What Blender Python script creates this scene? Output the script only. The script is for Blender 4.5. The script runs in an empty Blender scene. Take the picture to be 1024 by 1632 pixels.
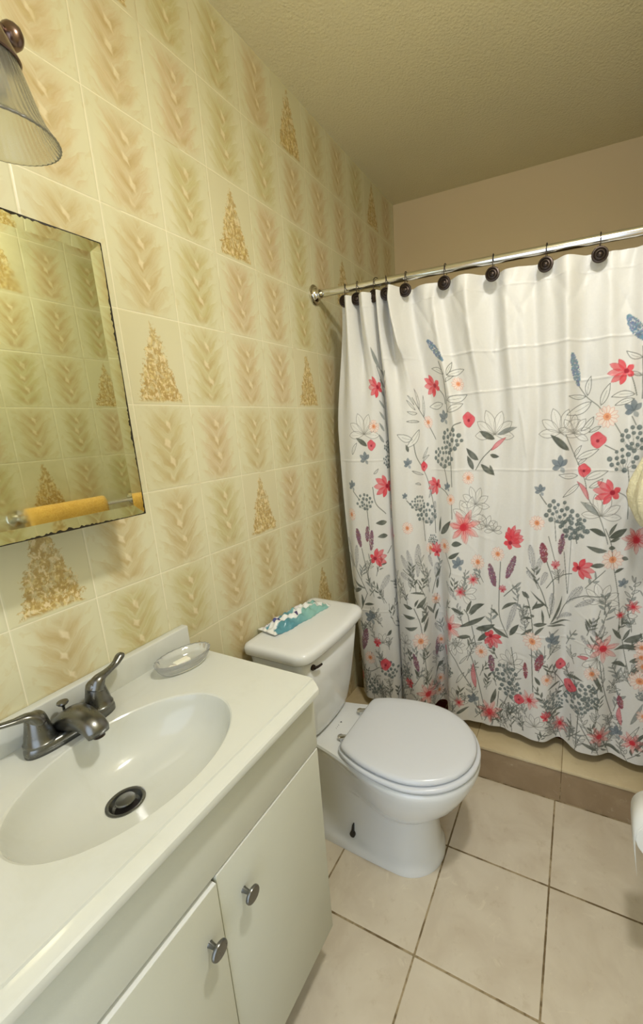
import bpy, bmesh, math, random
import numpy as np
from mathutils import Vector, Matrix

sc = bpy.context.scene
PI = math.pi
# ------------------------------------------------------------------ camera
F_PX = 661.552
cam_d = bpy.data.cameras.new('camera')
cam = bpy.data.objects.new('camera', cam_d)
sc.collection.objects.link(cam)
cam_d.sensor_fit = 'HORIZONTAL'
cam_d.sensor_width = 36.0
cam_d.lens = 36.0 * F_PX / 1024.0
cam_d.shift_x = -100.0 / 1024.0
cam_d.clip_start = 0.02
RIGHT = Vector((0.90732307, 0.41847563, -0.04053377))
UP = Vector((-0.05342727, 0.21039002, 0.97615653))
FWD = Vector((-0.41702562, 0.88352373, -0.21324973))
m3 = Matrix((RIGHT, UP, -FWD)).transposed().to_4x4()
m3.translation = Vector((0.91724, -0.64143, 1.39435))
cam.matrix_world = m3
sc.camera = cam

# ------------------------------------------------------------------ world, lights, exposure
world = bpy.data.worlds.new('world')
sc.world = world
world.use_nodes = True
bg = world.node_tree.nodes['Background']
bg.inputs[0].default_value = (0.86, 0.98, 1.16, 1)
bg.inputs[1].default_value = 1.75
sc.view_settings.view_transform = 'Standard'
sc.view_settings.look = 'None'
sc.view_settings.gamma = 1.0
sc.view_settings.exposure = 0.12
sc.view_settings.use_curve_mapping = False

LAMP_POS = (0.97, -0.10, 2.33)
pl = bpy.data.lights.new('ceiling_lamp_light', 'POINT')
pl.energy = 6.3; pl.shadow_soft_size = 0.055; pl.color = (1.0, 1.0, 1.0)
plo = bpy.data.objects.new('ceiling_lamp_light', pl); plo.location = LAMP_POS
sc.collection.objects.link(plo)
al = bpy.data.lights.new('ceiling_lamp_downlight', 'AREA')
al.shape = 'DISK'; al.size = 0.13; al.energy = 10.5; al.color = (1.0, 1.0, 1.0)
alo = bpy.data.objects.new('ceiling_lamp_downlight', al); alo.location = (LAMP_POS[0], LAMP_POS[1], 2.30)
sc.collection.objects.link(alo)

# ------------------------------------------------------------------ node helpers
class E:
    """arithmetic on shader sockets"""
    nt = None
    def __init__(self, s): self.s = s
    @staticmethod
    def m(op, *a, clamp=False):
        n = E.nt.nodes.new('ShaderNodeMath'); n.operation = op; n.use_clamp = clamp
        for i, x in enumerate(a):
            if isinstance(x, E): E.nt.links.new(x.s, n.inputs[i])
            else: n.inputs[i].default_value = float(x)
        return E(n.outputs[0])
    def __add__(s, o): return E.m('ADD', s, o)
    __radd__ = __add__
    def __sub__(s, o): return E.m('SUBTRACT', s, o)
    def __rsub__(s, o): return E.m('SUBTRACT', o, s)
    def __mul__(s, o): return E.m('MULTIPLY', s, o)
    __rmul__ = __mul__
    def __truediv__(s, o): return E.m('DIVIDE', s, o)
    def __abs__(s): return E.m('ABSOLUTE', s)
def sstep(a, b, x):
    n = E.nt.nodes.new('ShaderNodeMapRange'); n.interpolation_type = 'SMOOTHSTEP'
    for i, v in enumerate((x, a, b, 0.0, 1.0)):
        if isinstance(v, E): E.nt.links.new(v.s, n.inputs[i])
        else: n.inputs[i].default_value = v
    return E(n.outputs[0])
def vec(x, y, z=0.0):
    n = E.nt.nodes.new('ShaderNodeCombineXYZ')
    for i, v in enumerate((x, y, z)):
        if isinstance(v, E): E.nt.links.new(v.s, n.inputs[i])
        else: n.inputs[i].default_value = v
    return n.outputs[0]
def obj_xyz():
    g = E.nt.nodes.new('ShaderNodeNewGeometry')
    n = E.nt.nodes.new('ShaderNodeSeparateXYZ')
    E.nt.links.new(g.outputs['Position'], n.inputs[0])
    return E(n.outputs[0]), E(n.outputs[1]), E(n.outputs[2]), g.outputs['Position']
def noise(v, scale, detail=3.0, rough=0.55, out=0, dist=0.0):
    n = E.nt.nodes.new('ShaderNodeTexNoise')
    if v is not None: E.nt.links.new(v, n.inputs['Vector'])
    n.inputs['Scale'].default_value = scale
    n.inputs['Detail'].default_value = detail
    n.inputs['Roughness'].default_value = rough
    n.inputs['Distortion'].default_value = dist
    return E(n.outputs[out])
def voronoi(v, scale, feature='F1', out=0, rnd=1.0):
    n = E.nt.nodes.new('ShaderNodeTexVoronoi'); n.feature = feature
    if v is not None: E.nt.links.new(v, n.inputs['Vector'])
    n.inputs['Scale'].default_value = scale
    n.inputs['Randomness'].default_value = rnd
    return n.outputs[out]
def white(v):
    n = E.nt.nodes.new('ShaderNodeTexWhiteNoise'); n.noise_dimensions = '3D'
    E.nt.links.new(v, n.inputs['Vector'])
    return E(n.outputs[0])
def mix(f, a, b):
    n = E.nt.nodes.new('ShaderNodeMix'); n.data_type = 'RGBA'
    ins = (n.inputs[0], n.inputs[6], n.inputs[7])
    for i, v in zip(ins, (f, a, b)):
        if isinstance(v, E): E.nt.links.new(v.s, i)
        elif isinstance(v, bpy.types.NodeSocket): E.nt.links.new(v, i)
        elif isinstance(v, (int, float)): i.default_value = v
        else: i.default_value = (*lin(v), 1)
    return n.outputs[2]
def bump(h, strength=0.3, dist=0.002):
    n = E.nt.nodes.new('ShaderNodeBump')
    n.inputs['Strength'].default_value = strength
    n.inputs['Distance'].default_value = dist
    E.nt.links.new(h.s if isinstance(h, E) else h, n.inputs['Height'])
    return n.outputs[0]
def lin(c):
    return tuple(((x / 255.0 + 0.055) / 1.055) ** 2.4 if x > 10 else x / 255.0 / 12.92 for x in c[:3])
def new_mat(name, col=(200, 200, 200), rough=0.5, metal=0.0, spec=0.5, **kw):
    m = bpy.data.materials.new(name); m.use_nodes = True
    E.nt = m.node_tree
    b = m.node_tree.nodes['Principled BSDF']
    b.inputs['Base Color'].default_value = (*lin(col), 1)
    b.inputs['Roughness'].default_value = rough
    b.inputs['Metallic'].default_value = metal
    b.inputs['Specular IOR Level'].default_value = spec
    for k, v in kw.items():
        b.inputs[k.replace('_', ' ')].default_value = v
    return m, b
def link(b, sock, v):
    E.nt.links.new(v.s if isinstance(v, E) else v, b.inputs[sock])

# ------------------------------------------------------------------ mesh helpers
def mobj(name, verts, faces, mat, parent=None, smooth=True, loc=None, autos=None):
    me = bpy.data.meshes.new(name)
    me.from_pydata([tuple(v) for v in verts], [], faces)
    bm = bmesh.new(); bm.from_mesh(me)
    bmesh.ops.recalc_face_normals(bm, faces=bm.faces)
    bm.to_mesh(me); bm.free()
    me.materials.append(mat)
    if smooth:
        for p in me.polygons: p.use_smooth = True
        if autos:
            me.set_sharp_from_angle(angle=math.radians(autos))
    o = bpy.data.objects.new(name, me)
    sc.collection.objects.link(o)
    if parent: o.parent = parent
    return o
def bmobj(name, bm, mat, parent=None, smooth=True, autos=35):
    me = bpy.data.meshes.new(name)
    bmesh.ops.recalc_face_normals(bm, faces=bm.faces)
    bm.to_mesh(me); bm.free()
    me.materials.append(mat)
    if smooth:
        for p in me.polygons: p.use_smooth = True
        if autos: me.set_sharp_from_angle(angle=math.radians(autos))
    o = bpy.data.objects.new(name, me)
    sc.collection.objects.link(o)
    if parent: o.parent = parent
    return o
def add_box(bm, x0, x1, y0, y1, z0, z1, bev=0.0, seg=2):
    r = bmesh.ops.create_cube(bm, size=1.0)
    vs = r['verts']
    for v in vs:
        v.co = Vector((x0 + (v.co.x + .5) * (x1 - x0), y0 + (v.co.y + .5) * (y1 - y0), z0 + (v.co.z + .5) * (z1 - z0)))
    if bev > 0:
        es = list({e for v in vs for e in v.link_edges})
        bmesh.ops.bevel(bm, geom=es, offset=bev, segments=seg, affect='EDGES', profile=0.5)
def box(name, x0, x1, y0, y1, z0, z1, mat, parent=None, bev=0.0, seg=2):
    bm = bmesh.new(); add_box(bm, x0, x1, y0, y1, z0, z1, bev, seg)
    return bmobj(name, bm, mat, parent, smooth=bev > 0)
def loft(name, rings, mat, parent=None, cap0=True, cap1=True, closed=True, autos=None):
    n = len(rings[0]); V = [p for r in rings for p in r]; Fc = []
    for i in range(len(rings) - 1):
        for j in range(n if closed else n - 1):
            a, b = i * n + j, i * n + (j + 1) % n
            Fc.append((a, b, b + n, a + n))
    if cap0: Fc.append(tuple(range(n))[::-1])
    if cap1: Fc.append(tuple(range((len(rings) - 1) * n, len(rings) * n)))
    return mobj(name, V, Fc, mat, parent, autos=autos)
def frame(axis):
    a = Vector(axis).normalized()
    t = Vector((0, 0, 1)) if abs(a.z) < 0.9 else Vector((1, 0, 0))
    u = a.cross(t).normalized(); v = a.cross(u).normalized()
    return a, u, v
def lathe(name, o, axis, prof, mat, parent=None, n=40, autos=40, rib=0.0, ribn=0, cap=True):
    """prof: (distance along the axis, radius)"""
    a, u, v = frame(axis); o = Vector(o); rings = []
    for d, r in prof:
        ring = []
        for k in range(n):
            th = 2 * PI * k / n
            rr = max(r, 1e-4) * (1 + (rib * math.cos(ribn * th) if rib and r > 1e-3 else 0))
            ring.append(o + a * d + u * (rr * math.cos(th)) + v * (rr * math.sin(th)))
        rings.append(ring)
    return loft(name, rings, mat, parent, autos=autos, cap0=cap, cap1=cap)
def crom(P, m=8):
    P = [Vector(p) for p in P]; Q = [P[0] * 2 - P[1]] + P + [P[-1] * 2 - P[-2]]; R = []
    for i in range(1, len(Q) - 2):
        for k in range(m):
            t = k / m; p0, p1, p2, p3 = Q[i - 1:i + 3]
            R.append(.5 * ((2 * p1) + (p2 - p0) * t + (2 * p0 - 5 * p1 + 4 * p2 - p3) * t * t + (3 * p1 - p0 - 3 * p2 + p3) * t ** 3))
    R.append(P[-1]); return R
def tube(name, pts, rad, mat, parent=None, n=16, m=8, flat=None, cap=True):
    """pts smoothed; rad scalar or list per control point; flat: (vector, factor) squashes the section"""
    C = crom(pts, m)
    if not isinstance(rad, (list, tuple)): rad = [rad] * len(pts)
    R = [x.x for x in crom([(r, 0, 0) for r in rad], m)]
    rings = []; prev = None
    for i, c in enumerate(C):
        t = (C[min(i + 1, len(C) - 1)] - C[max(i - 1, 0)]).normalized()
        if prev is None: u = frame(t)[1]
        else:
            u = (prev - t * prev.dot(t)).normalized()
        prev = u; v = t.cross(u); ring = []
        for k in range(n):
            th = 2 * PI * k / n
            off = u * (R[i] * math.cos(th)) + v * (R[i] * math.sin(th))
            if flat:
                fv = Vector(flat[0]).normalized(); off -= fv * off.dot(fv) * (1 - flat[1])
            ring.append(c + off)
        rings.append(ring)
    return loft(name, rings, mat, parent)
def empty(name, loc, label, cat, group=None):
    o = bpy.data.objects.new(name, None); o.location = loc; o.empty_display_size = 0.05
    sc.collection.objects.link(o)
    o['label'] = label; o['category'] = cat
    if group: o['group'] = group
    return o
def tag(o, label, cat, group=None):
    o['label'] = label; o['category'] = cat
    if group: o['group'] = group
    return o
def adopt(root):
    """parts were built in world space: keep them there under the placed root"""
    for c in list(sc.collection.objects):
        if c.parent == root:
            c.matrix_parent_inverse = Matrix.Translation(-Vector(root.location))
def struct(o):
    o['kind'] = 'structure'; return o
random.seed(4)

# ------------------------------------------------------------------ materials
TW, TH = 0.1535, 0.2016
def wall_tile(name, y0, z0, flower_phase, plane='y'):
    m, b = new_mat(name, rough=0.24, spec=0.45)
    x, y, z, P = obj_xyz()
    h = y if plane == 'y' else x
    gx = (h - y0) / TW; gz = (z - z0) / TH
    ix = E.m('FLOOR', gx); iz = E.m('FLOOR', gz)
    p = gx - ix - 0.5; q = gz - iz
    p0, q0 = p, q
    wp = noise(P, 34.0, 2.0) - 0.5; wq = noise(vec(z, h, 5.0), 30.0, 2.0) - 0.5
    p = p + wp * 0.10; q = q + wq * 0.09
    idv = vec(ix, iz, 3.7)
    rnd = white(idv); rnd2 = white(vec(ix, iz, 9.1))
    ap = abs(p)
    # feather strokes: constant along q - k|p|
    s = q - ap * 0.95
    strokes = noise(vec(s * 22.0, ap * 3.0, rnd * 40.0), 1.0, 3.0, 0.65)
    broad = noise(vec(s * 7.5, ap * 2.0, rnd * 17.0), 1.0, 1.0, 0.5)
    saw = E.m('FRACT', q * 4.6 + ap * 2.2 * -1.0 + 0.1)
    width = 0.13 + saw * 0.12 + broad * 0.20
    fade = sstep(0.0, 0.14, q) * sstep(0.0, 0.18, 1.0 - q)
    plume = (1.0 - sstep(width * 0.6, width * 1.35, ap)) * (0.30 + fade * 0.70)
    # central light lozenges with a tan shade beside them
    k = E.m('FRACT', q * 4.6) - 0.5
    side = E.m('FLOOR', E.m('MODULO', q * 4.6, 2.0)) * 0.05 - 0.02
    dd = abs((p - side) * 4.2 + k * 0.55) * 1.2 + abs(k - (p - side) * 1.2) * 0.75
    loz = (1.0 - sstep(0.12, 0.36, dd)) * sstep(0.06, 0.2, q) * sstep(0.04, 0.14, 1.0 - q)
    dark = (1.0 - sstep(0.02, 0.26, ap)) * (0.35 + 0.65 * E.m('SINE', q * 28.9 + ap * -22.0)) * fade
    dark = E.m('MAXIMUM', dark, 0.0)
    tone = mix(sstep(0.3, 0.75, rnd), (184, 172, 112), (194, 168, 122))
    tone = mix(sstep(0.55, 1.0, rnd2) * 0.5, tone, (194, 160, 122))
    base = mix(noise(P, 3.0, 2.0), (203, 198, 158), (213, 207, 173))
    c = mix(plume * (0.0 + strokes * 1.0) * 1.15, base, tone)
    c = mix(dark * 0.80 * (0.3 + strokes), c, (176, 150, 96))
    c = mix(loz * 0.62, c, (228, 216, 178))
    wisps = sstep(0.56, 0.66, noise(vec(s * 9.0 + ap * 6.0, ap * 9.0, rnd * 11.0), 1.0, 2.0)) * 0.28
    c = mix(wisps, c, (196, 178, 126))
    # bouquet tiles on a staggered lattice
    fl = E.m('MODULO', ix + iz + 400.0 + flower_phase, 4.0)
    isf = (1.0 - sstep(0.2, 0.4, fl)) * (1.0 - sstep(0.2, 0.4, E.m('MODULO', ix + 400.0 + (1.0 if flower_phase % 2 else 0.0), 2.0)))
    edge = noise(vec(p * 14.0, q * 17.0, rnd * 9.0), 1.0, 3.0, 0.75)
    hw = E.m('POWER', E.m('MAXIMUM', 0.95 - q, 0.0001), 0.85) * 0.42 - 0.14 + edge * 0.30
    tri = (1.0 - sstep(hw - 0.045, hw, ap)) * sstep(0.02, 0.07, q)
    warp = noise(vec(p * 5.0, q * 7.0, 2.0), 1.0, 2.0, 0.5)
    vv = vec(p * 8.5 + warp * 5.0 + q * 2.0, q * 7.0 + warp * 6.0, rnd * 5.0)
    pet = E(voronoi(vv, 1.0, 'DISTANCE_TO_EDGE'))
    petc = E(voronoi(vv, 1.0, 'F1'))
    fine = noise(vec(p * 18.0, q * 14.0, 7.0), 1.0, 3.0, 0.65)
    fc = mix(sstep(0.02, 0.34, pet), (172, 140, 68), (206, 182, 112))
    fc = mix(sstep(0.50, 0.60, fine) * 0.8, fc, (158, 124, 56))
    fc = mix(sstep(0.52, 0.60, 1.0 - fine) * 0.8, fc, (226, 206, 160))
    fc = mix((1.0 - sstep(0.02, 0.14, petc)) * 0.6, fc, (150, 96, 36))
    gap = sstep(0.50, 0.60, noise(vec(p * 13.0 + 4.0, q * 13.0, rnd * 7.0), 1.0, 3.0, 0.75)) * 0.45
    clean = mix(0.12, base, tone)
    fcol = mix(tri * (1.0 - gap) * (0.72 + 0.2 * (1.0 - q)), clean, fc)
    c = mix(isf, c, fcol)
    # grout
    ex = (0.5 - abs(p0)) * TW; ez = E.m('MINIMUM', q0, 1.0 - q0) * TH
    e = E.m('MINIMUM', ex, ez)
    g = 1.0 - sstep(0.0005, 0.0012, e)
    gn = noise(P, 9.0, 3.0)
    gcol = mix(sstep(0.56, 0.70, gn), (228, 220, 188), (190, 174, 130))
    c = mix(g, c, gcol)
    link(b, 'Base Color', c)
    link(b, 'Roughness', 0.27 + g * 0.35 + noise(P, 22.0) * 0.06)
    hgt = sstep(0.0002, 0.0042, e) + noise(P, 14.0, 2.0) * 0.22 + strokes * 0.03
    link(b, 'Normal', bump(hgt, 0.38, 0.0012))
    return m
M_TILE = wall_tile('glazed_wall_tile', 0.0, 1.4541, 0.0)
M_TILE_R = wall_tile('glazed_wall_tile_opposite', 0.35, 1.50, 3.0)

def floor_mat(name, x0, y0, size, c0, c1, grout, gw=0.0022):
    m, b = new_mat(name, rough=0.42, spec=0.4)
    x, y, z, P = obj_xyz()
    gx = (x - x0) / size[0]; gy = (y - y0) / size[1]
    ix = E.m('FLOOR', gx); iy = E.m('FLOOR', gy)
    fx = gx - ix; fy = gy - iy
    e = E.m('MINIMUM', E.m('MINIMUM', fx, 1.0 - fx) * size[0], E.m('MINIMUM', fy, 1.0 - fy) * size[1])
    rn = white(vec(ix, iy, 1.0))
    pv = vec(x + rn * 7.0, y + rn * 3.0, z)
    n1 = noise(pv, 5.5, 4.0, 0.6, dist=0.6); n2 = noise(pv, 26.0, 4.0, 0.7)
    c = mix(sstep(0.35, 0.68, n1), c0, c1)
    c = mix(sstep(0.55, 0.75, n2) * 0.28, c, (176, 156, 122))
    c = mix(sstep(0.60, 0.7, noise(pv, 11.0, 5.0, 0.7, dist=1.5)) * 0.30, c, (232, 222, 196))
    wob = noise(P, 60.0, 2.0) * 0.0016
    g = 1.0 - sstep(gw - 0.0006, gw + 0.0004, e + wob - 0.0008)
    gc = mix(sstep(0.42, 0.62, noise(P, 14.0, 4.0, 0.7)), grout, (168, 150, 116))
    c = mix(g, c, gc)
    link(b, 'Base Color', c)
    link(b, 'Roughness', 0.40 + g * 0.45 + n2 * 0.1)
    link(b, 'Normal', bump(sstep(0.001, 0.005, e) + n2 * 0.25 + n1 * 0.2, 0.35, 0.0015))
    return m
M_FLOOR = floor_mat('stone_look_floor_tile', 0.5905, 0.1215, (0.3154, 0.3170), (214, 203, 180), (202, 189, 165), (110, 92, 62), 0.0028)
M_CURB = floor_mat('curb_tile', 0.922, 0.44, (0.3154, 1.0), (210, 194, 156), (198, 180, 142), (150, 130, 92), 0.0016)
M_RISER = floor_mat('curb_riser_tile', 0.922, 0.44, (0.3154, 1.0), (160, 138, 108), (146, 124, 94), (112, 92, 62), 0.0016)  # cap tile in a browner tone, riser shading partly put into the colour
M_RED = floor_mat('red_shower_tile', 0.0, 0.0, (0.10, 0.10), (120, 44, 30), (104, 36, 26), (84, 50, 38))

def plaster(name, c0, c1, scale, strength, dist):
    m, b = new_mat(name, rough=0.85, spec=0.2)
    x, y, z, P = obj_xyz()
    n = noise(P, scale, 4.0, 0.65)
    v = E(voronoi(P, scale * 0.8, 'F1'))
    c = mix(noise(P, 1.6, 2.0), c0, c1)
    link(b, 'Base Color', c)
    link(b, 'Normal', bump(n + (1.0 - v) * 0.5, strength, dist))
    return m
M_CEIL = plaster('stippled_ceiling_paint', (236, 225, 182), (224, 213, 170), 150.0, 0.75, 0.003)
M_PAINT = plaster('beige_wall_paint', (222, 202, 162), (214, 194, 154), 60.0, 0.25, 0.0012)

M_CHINA, b = new_mat('white_vitreous_china', (224, 226, 224), 0.10, spec=0.5)
b.inputs['Coat Weight'].default_value = 0.4; b.inputs['Coat Roughness'].default_value = 0.05
M_SEAT, b = new_mat('white_seat_enamel', (211, 214, 217), 0.22, spec=0.45)
M_MARBLE, b = new_mat('white_cultured_marble', (226, 222, 208), 0.11, spec=0.5)
x, y, z, P = obj_xyz()
link(b, 'Base Color', mix(sstep(0.5, 0.7, noise(P, 6.0, 5.0, 0.7, dist=1.0)) * 0.35, (206, 207, 196), (196, 196, 180)))
M_CAB, b = new_mat('cream_painted_board', (204, 202, 182), 0.42, spec=0.4)
x, y, z, P = obj_xyz()
link(b, 'Base Color', mix(noise(P, 5.0, 4.0), (206, 206, 190), (196, 197, 180)))
link(b, 'Normal', bump(noise(P, 260.0, 3.0), 0.12, 0.001))
M_EDGE, b = new_mat('lit_board_edge', (236, 236, 228), 0.4)  # whiter than the door paint: light on the top edge put into the colour
M_DARK, b = new_mat('recess_shade', (34, 28, 22), 0.8)  # near-black colour stands in for shade in gaps and recesses
M_NICKEL, b = new_mat('brushed_nickel', (124, 124, 120), 0.27, 1.0)
x, y, z, P = obj_xyz()
link(b, 'Roughness', 0.24 + noise(P, 140.0, 2.0) * 0.10)
M_CHROME, b = new_mat('chrome', (214, 210, 200), 0.07, 1.0)
M_STEEL, b = new_mat('worn_chrome_rod', (226, 226, 224), 0.14, 1.0)
M_BRONZE, b = new_mat('oiled_bronze', (62, 53, 47), 0.38, 0.85)
M_ANTIQUE, b = new_mat('antique_pewter', (124, 104, 94), 0.26, 0.95)
M_RUBBER, b = new_mat('black_plastic', (30, 28, 26), 0.45)
M_GLASS, b = new_mat('clear_glass', (250, 250, 244), 0.12, **{'Transmission_Weight': 0.80, 'IOR': 1.4})
M_SHADE, b = new_mat('ribbed_shade_glass', (226, 224, 208), 0.25, **{'Transmission_Weight': 0.95, 'IOR': 1.35})
M_SOAP, b = new_mat('white_soap', (238, 232, 212), 0.5)
b.inputs['Subsurface Weight'].default_value = 0.15
M_PAPER, b = new_mat('toilet_tissue', (238, 238, 230), 0.9)
M_PIPE, b = new_mat('light_ring_core', (160, 140, 110), 0.9)

M_MIRROR, b = new_mat('aged_mirror', (214, 216, 186), 0.035, 1.0)
x, y, z, P = obj_xyz()
link(b, 'Base Color', mix(sstep(0.45, 0.75, noise(P, 12.0, 4.0, 0.7)) * 0.35, (222, 224, 196), (194, 192, 154)))
link(b, 'Roughness', 0.015 + sstep(0.5, 0.8, noise(P, 9.0, 4.0)) * 0.04)
M_CORRODE, b = new_mat('corroded_mirror_edge', (40, 34, 18), 0.6, 0.3)

def towel_mat(name, c0, c1):
    m, b = new_mat(name, c0, 0.95, spec=0.1)
    x, y, z, P = obj_xyz()
    n = noise(P, 260.0, 3.0, 0.7); n2 = noise(P, 30.0, 3.0)
    link(b, 'Base Color', mix(sstep(0.3, 0.7, n) * 0.7 + n2 * 0.2, c0, c1))
    link(b, 'Normal', bump(n + n2, 0.9, 0.004))
    b.inputs['Sheen Weight'].default_value = 0.3
    return m
M_YTOWEL = towel_mat('yellow_terry', (242, 200, 104), (206, 152, 60))
M_CTOWEL, b = new_mat('cream_satin', (222, 214, 176), 0.35, spec=0.5)
x, y, z, P = obj_xyz()
link(b, 'Normal', bump(noise(P, 70.0, 4.0, 0.7, dist=1.0), 0.9, 0.006))

# ================================================================== the room
RW = 1.20          # right wall
YB = 1.554         # back wall
ZC = 2.457         # ceiling
YF = -0.95         # where the tiled walls end, at the doorway behind the camera
struct(box('wall_left', -0.08, 0.0, YF, YB + 0.08, -0.1, ZC + 0.1, M_TILE))
struct(box('wall_right', RW, RW + 0.08, YF, YB + 0.08, -0.1, ZC + 0.1, M_TILE_R))
struct(box('wall_back', 0.0, RW, YB, YB + 0.08, -0.1, ZC + 0.1, M_PAINT))
struct(box('floor', 0.0, RW, YF, YB, -0.1, 0.0, M_FLOOR))
struct(box('ceiling', 0.0, RW, YF, YB, ZC, ZC + 0.1, M_CEIL))
# wall beside and over the doorway behind the camera
bm = bmesh.new()
add_box(bm, 0.0, 0.22, YF - 0.08, YF, 0.0, ZC)
add_box(bm, 1.10, RW, YF - 0.08, YF, 0.0, ZC)
add_box(bm, 0.22, 1.10, YF - 0.08, YF, 2.05, ZC)
struct(bmobj('wall_front', bm, M_PAINT, smooth=False))

# shower kerb and the tiled pan behind it
curb = empty('shower_curb', (0.6, 0.82, 0.0), 'low cream-tiled shower curb running under the floral curtain', 'curb')
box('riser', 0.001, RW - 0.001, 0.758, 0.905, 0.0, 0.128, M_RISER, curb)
box('cap', 0.001, RW - 0.001, 0.7535, 0.91, 0.1315, 0.1425, M_CURB, curb, bev=0.0015)
box('cap_gap_shade', 0.001, RW - 0.001, 0.762, 0.90, 0.128, 0.1315, M_DARK, curb)  # dark slab paints the gap shadow under the overhanging cap
adopt(curb)
struct(box('trim_1', 0.001, RW - 0.001, 0.906, YB - 0.014, 0.0005, 0.03, M_RED))
struct(box('trim_2', 0.001, RW - 0.001, YB - 0.014, YB - 0.001, 0.0005, 0.62, M_RED))

# ceiling lamp that lights the room (above and behind the picture)
cl = empty('ceiling_lamp', (LAMP_POS[0], LAMP_POS[1], ZC), 'round ceiling lamp above the open floor in front of the vanity', 'lamp')
lathe('lamp_base', (LAMP_POS[0], LAMP_POS[1], ZC - 0.001), (0, 0, -1), [(0, .001), (0, .11), (.02, .105), (.025, .09), (.026, .001)], M_NICKEL, cl)
m, b = new_mat('lit_bulb_glass', (255, 244, 220), 0.5)
b.inputs['Emission Color'].default_value = (1, .86, .62, 1); b.inputs['Emission Strength'].default_value = 6.0
lathe('lamp_diffuser', (LAMP_POS[0], LAMP_POS[1], ZC - 0.027), (0, 0, -1), [(0, .085), (.02, .088), (.04, .075), (.055, .045), (.06, .001)], m, cl)
adopt(cl)

# ================================================================== vanity
VY0, VY1 = -0.583, 0.035
van = empty('vanity_cabinet', (0.2, -0.275, 0.0), 'cream painted two-door vanity cabinet under the white sink top', 'cabinet')
bm = bmesh.new()
for bx_ in ((0.004, 0.392, VY0 + .012, VY0 + .028, 0.098, 0.8235), (0.004, 0.392, VY1 - .030, VY1 - .014, 0.098, 0.8235), (0.004, 0.392, VY0 + .028, VY1 - .030, 0.098, 0.114), (0.004, 0.010, VY0 + .028, VY1 - .030, 0.114, 0.70), (0.374, 0.392, VY0 + .028, VY1 - .030, 0.114, 0.715), (0.386, 0.392, VY0 + .028, VY1 - .030, 0.715, 0.8235)):
    add_box(bm, *bx_)
bmobj('carcass', bm, M_CAB, van, smooth=False)
bm = bmesh.new(); add_box(bm, 0.02, 0.325, VY0 + .03, VY1 - .03, 0.0, 0.097)
bmobj('toe_kick', bm, M_DARK, van, smooth=False)  # recessed base coloured near-black for the shade under the doors
box('false_drawer_front', 0.393, 0.4095, VY0 + .012, VY1 - .012, 0.6735, 0.8235, M_CAB, van, bev=.0012)
def door(y0, y1, ztop, xo, ky, kz):
    d = box('door', 0.393, 0.4085 + xo, y0, y1, 0.135, ztop - .0012, M_CAB, van, bev=.0012)
    box('top_edge', 0.3935, 0.4080 + xo, y0 + .001, y1 - .001, ztop - .0012, ztop, M_EDGE, d)
    k = lathe('knob', (0.4085 + xo, ky, kz), (1, 0, 0), [(0, .0055), (.002, .0048), (.012, .0040), (.0155, .0052), (.0175, .0125), (.0195, .0150), (.0225, .0152), (.0245, .0140), (.0250, .0115), (.0243, .0001)], M_NICKEL, d)
    return d
door(-0.2775, 0.0225, 0.6685, 0.001, -0.228, 0.578)
door(VY0 + .012, -0.2805, 0.6615, 0.004, -0.309, 0.570)
box('door_gap_shade', 0.3925, 0.395, -0.2805, -0.2775, 0.135, 0.668, M_DARK, van)  # dark strip painting the shade between the two doors
adopt(van)
for o in list(sc.collection.objects):
    if o.parent and o.parent.name.startswith('door') and o.parent.parent == van:
        o.matrix_parent_inverse = Matrix.Identity(4)

# sink top: one cast piece with an oval basin
ZT = 0.84
CX, CY, EA, EB = 0.243, -0.276, 0.133, 0.181
DX, DY = 0.207, -0.283
N = 128
rings = []
prof = [(.0, -.1008), (.30, -.0972), (.36, -.095), (.5, -.0895), (.64, -.081), (.76, -.070), (.86, -.055), (.93, -.037), (.970, -.019), (.990, -.008), (1.004, -.0025), (1.022, -.0003), (1.04, 0.0)]
for s, dz in prof:
    r = []
    w = min(1.0, s) ** 1.3
    cx = DX + (CX - DX) * w; cy = DY + (CY - DY) * w
    for k in range(N):
        th = 2 * PI * k / N
        if s == 0: r.append((DX + .0262 * math.cos(th), DY + .0262 * math.sin(th), ZT + dz))
        else: r.append((cx + EA * s * math.cos(th), cy + EB * s * math.sin(th), ZT + dz))
    rings.append(r)
XF = 0.397   # where the moulded front rim begins
def rect_pt(th):
    dx, dy = math.cos(th), math.sin(th)
    t = 1e9
    if dx > 1e-9: t = min(t, (XF - CX) / dx)
    if dx < -1e-9: t = min(t, (0.022 - CX) / dx)
    if dy > 1e-9: t = min(t, (VY1 - CY) / dy)
    if dy < -1e-9: t = min(t, (VY0 - CY) / dy)
    return CX + dx * t, CY + dy * t
inner = rings[-1]
ths = [math.atan2(p[1] - CY, p[0] - CX) for p in inner]
corners = [math.atan2(cy - CY, cx - CX) for cx in (0.022, XF) for cy in (VY0, VY1)]
for c in corners:
    j = min(range(N), key=lambda i: abs((ths[i] - c + PI) % (2 * PI) - PI)); ths[j] = c
outer = [rect_pt(t) for t in ths]
for f in (.3, .65, 1.0):
    rings.append([(inner[k][0] + (outer[k][0] - inner[k][0]) * f, inner[k][1] + (outer[k][1] - inner[k][1]) * f, ZT) for k in range(N)])
rings.append([(o[0], o[1], ZT - .0142) for o in outer])
V = [p for r in rings for p in r]; Fc = []
for i in range(len(rings) - 1):
    for j in range(N):
        a, b_ = i * N + j, i * N + (j + 1) % N
        Fc.append((a, b_, b_ + N, a + N))
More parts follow.
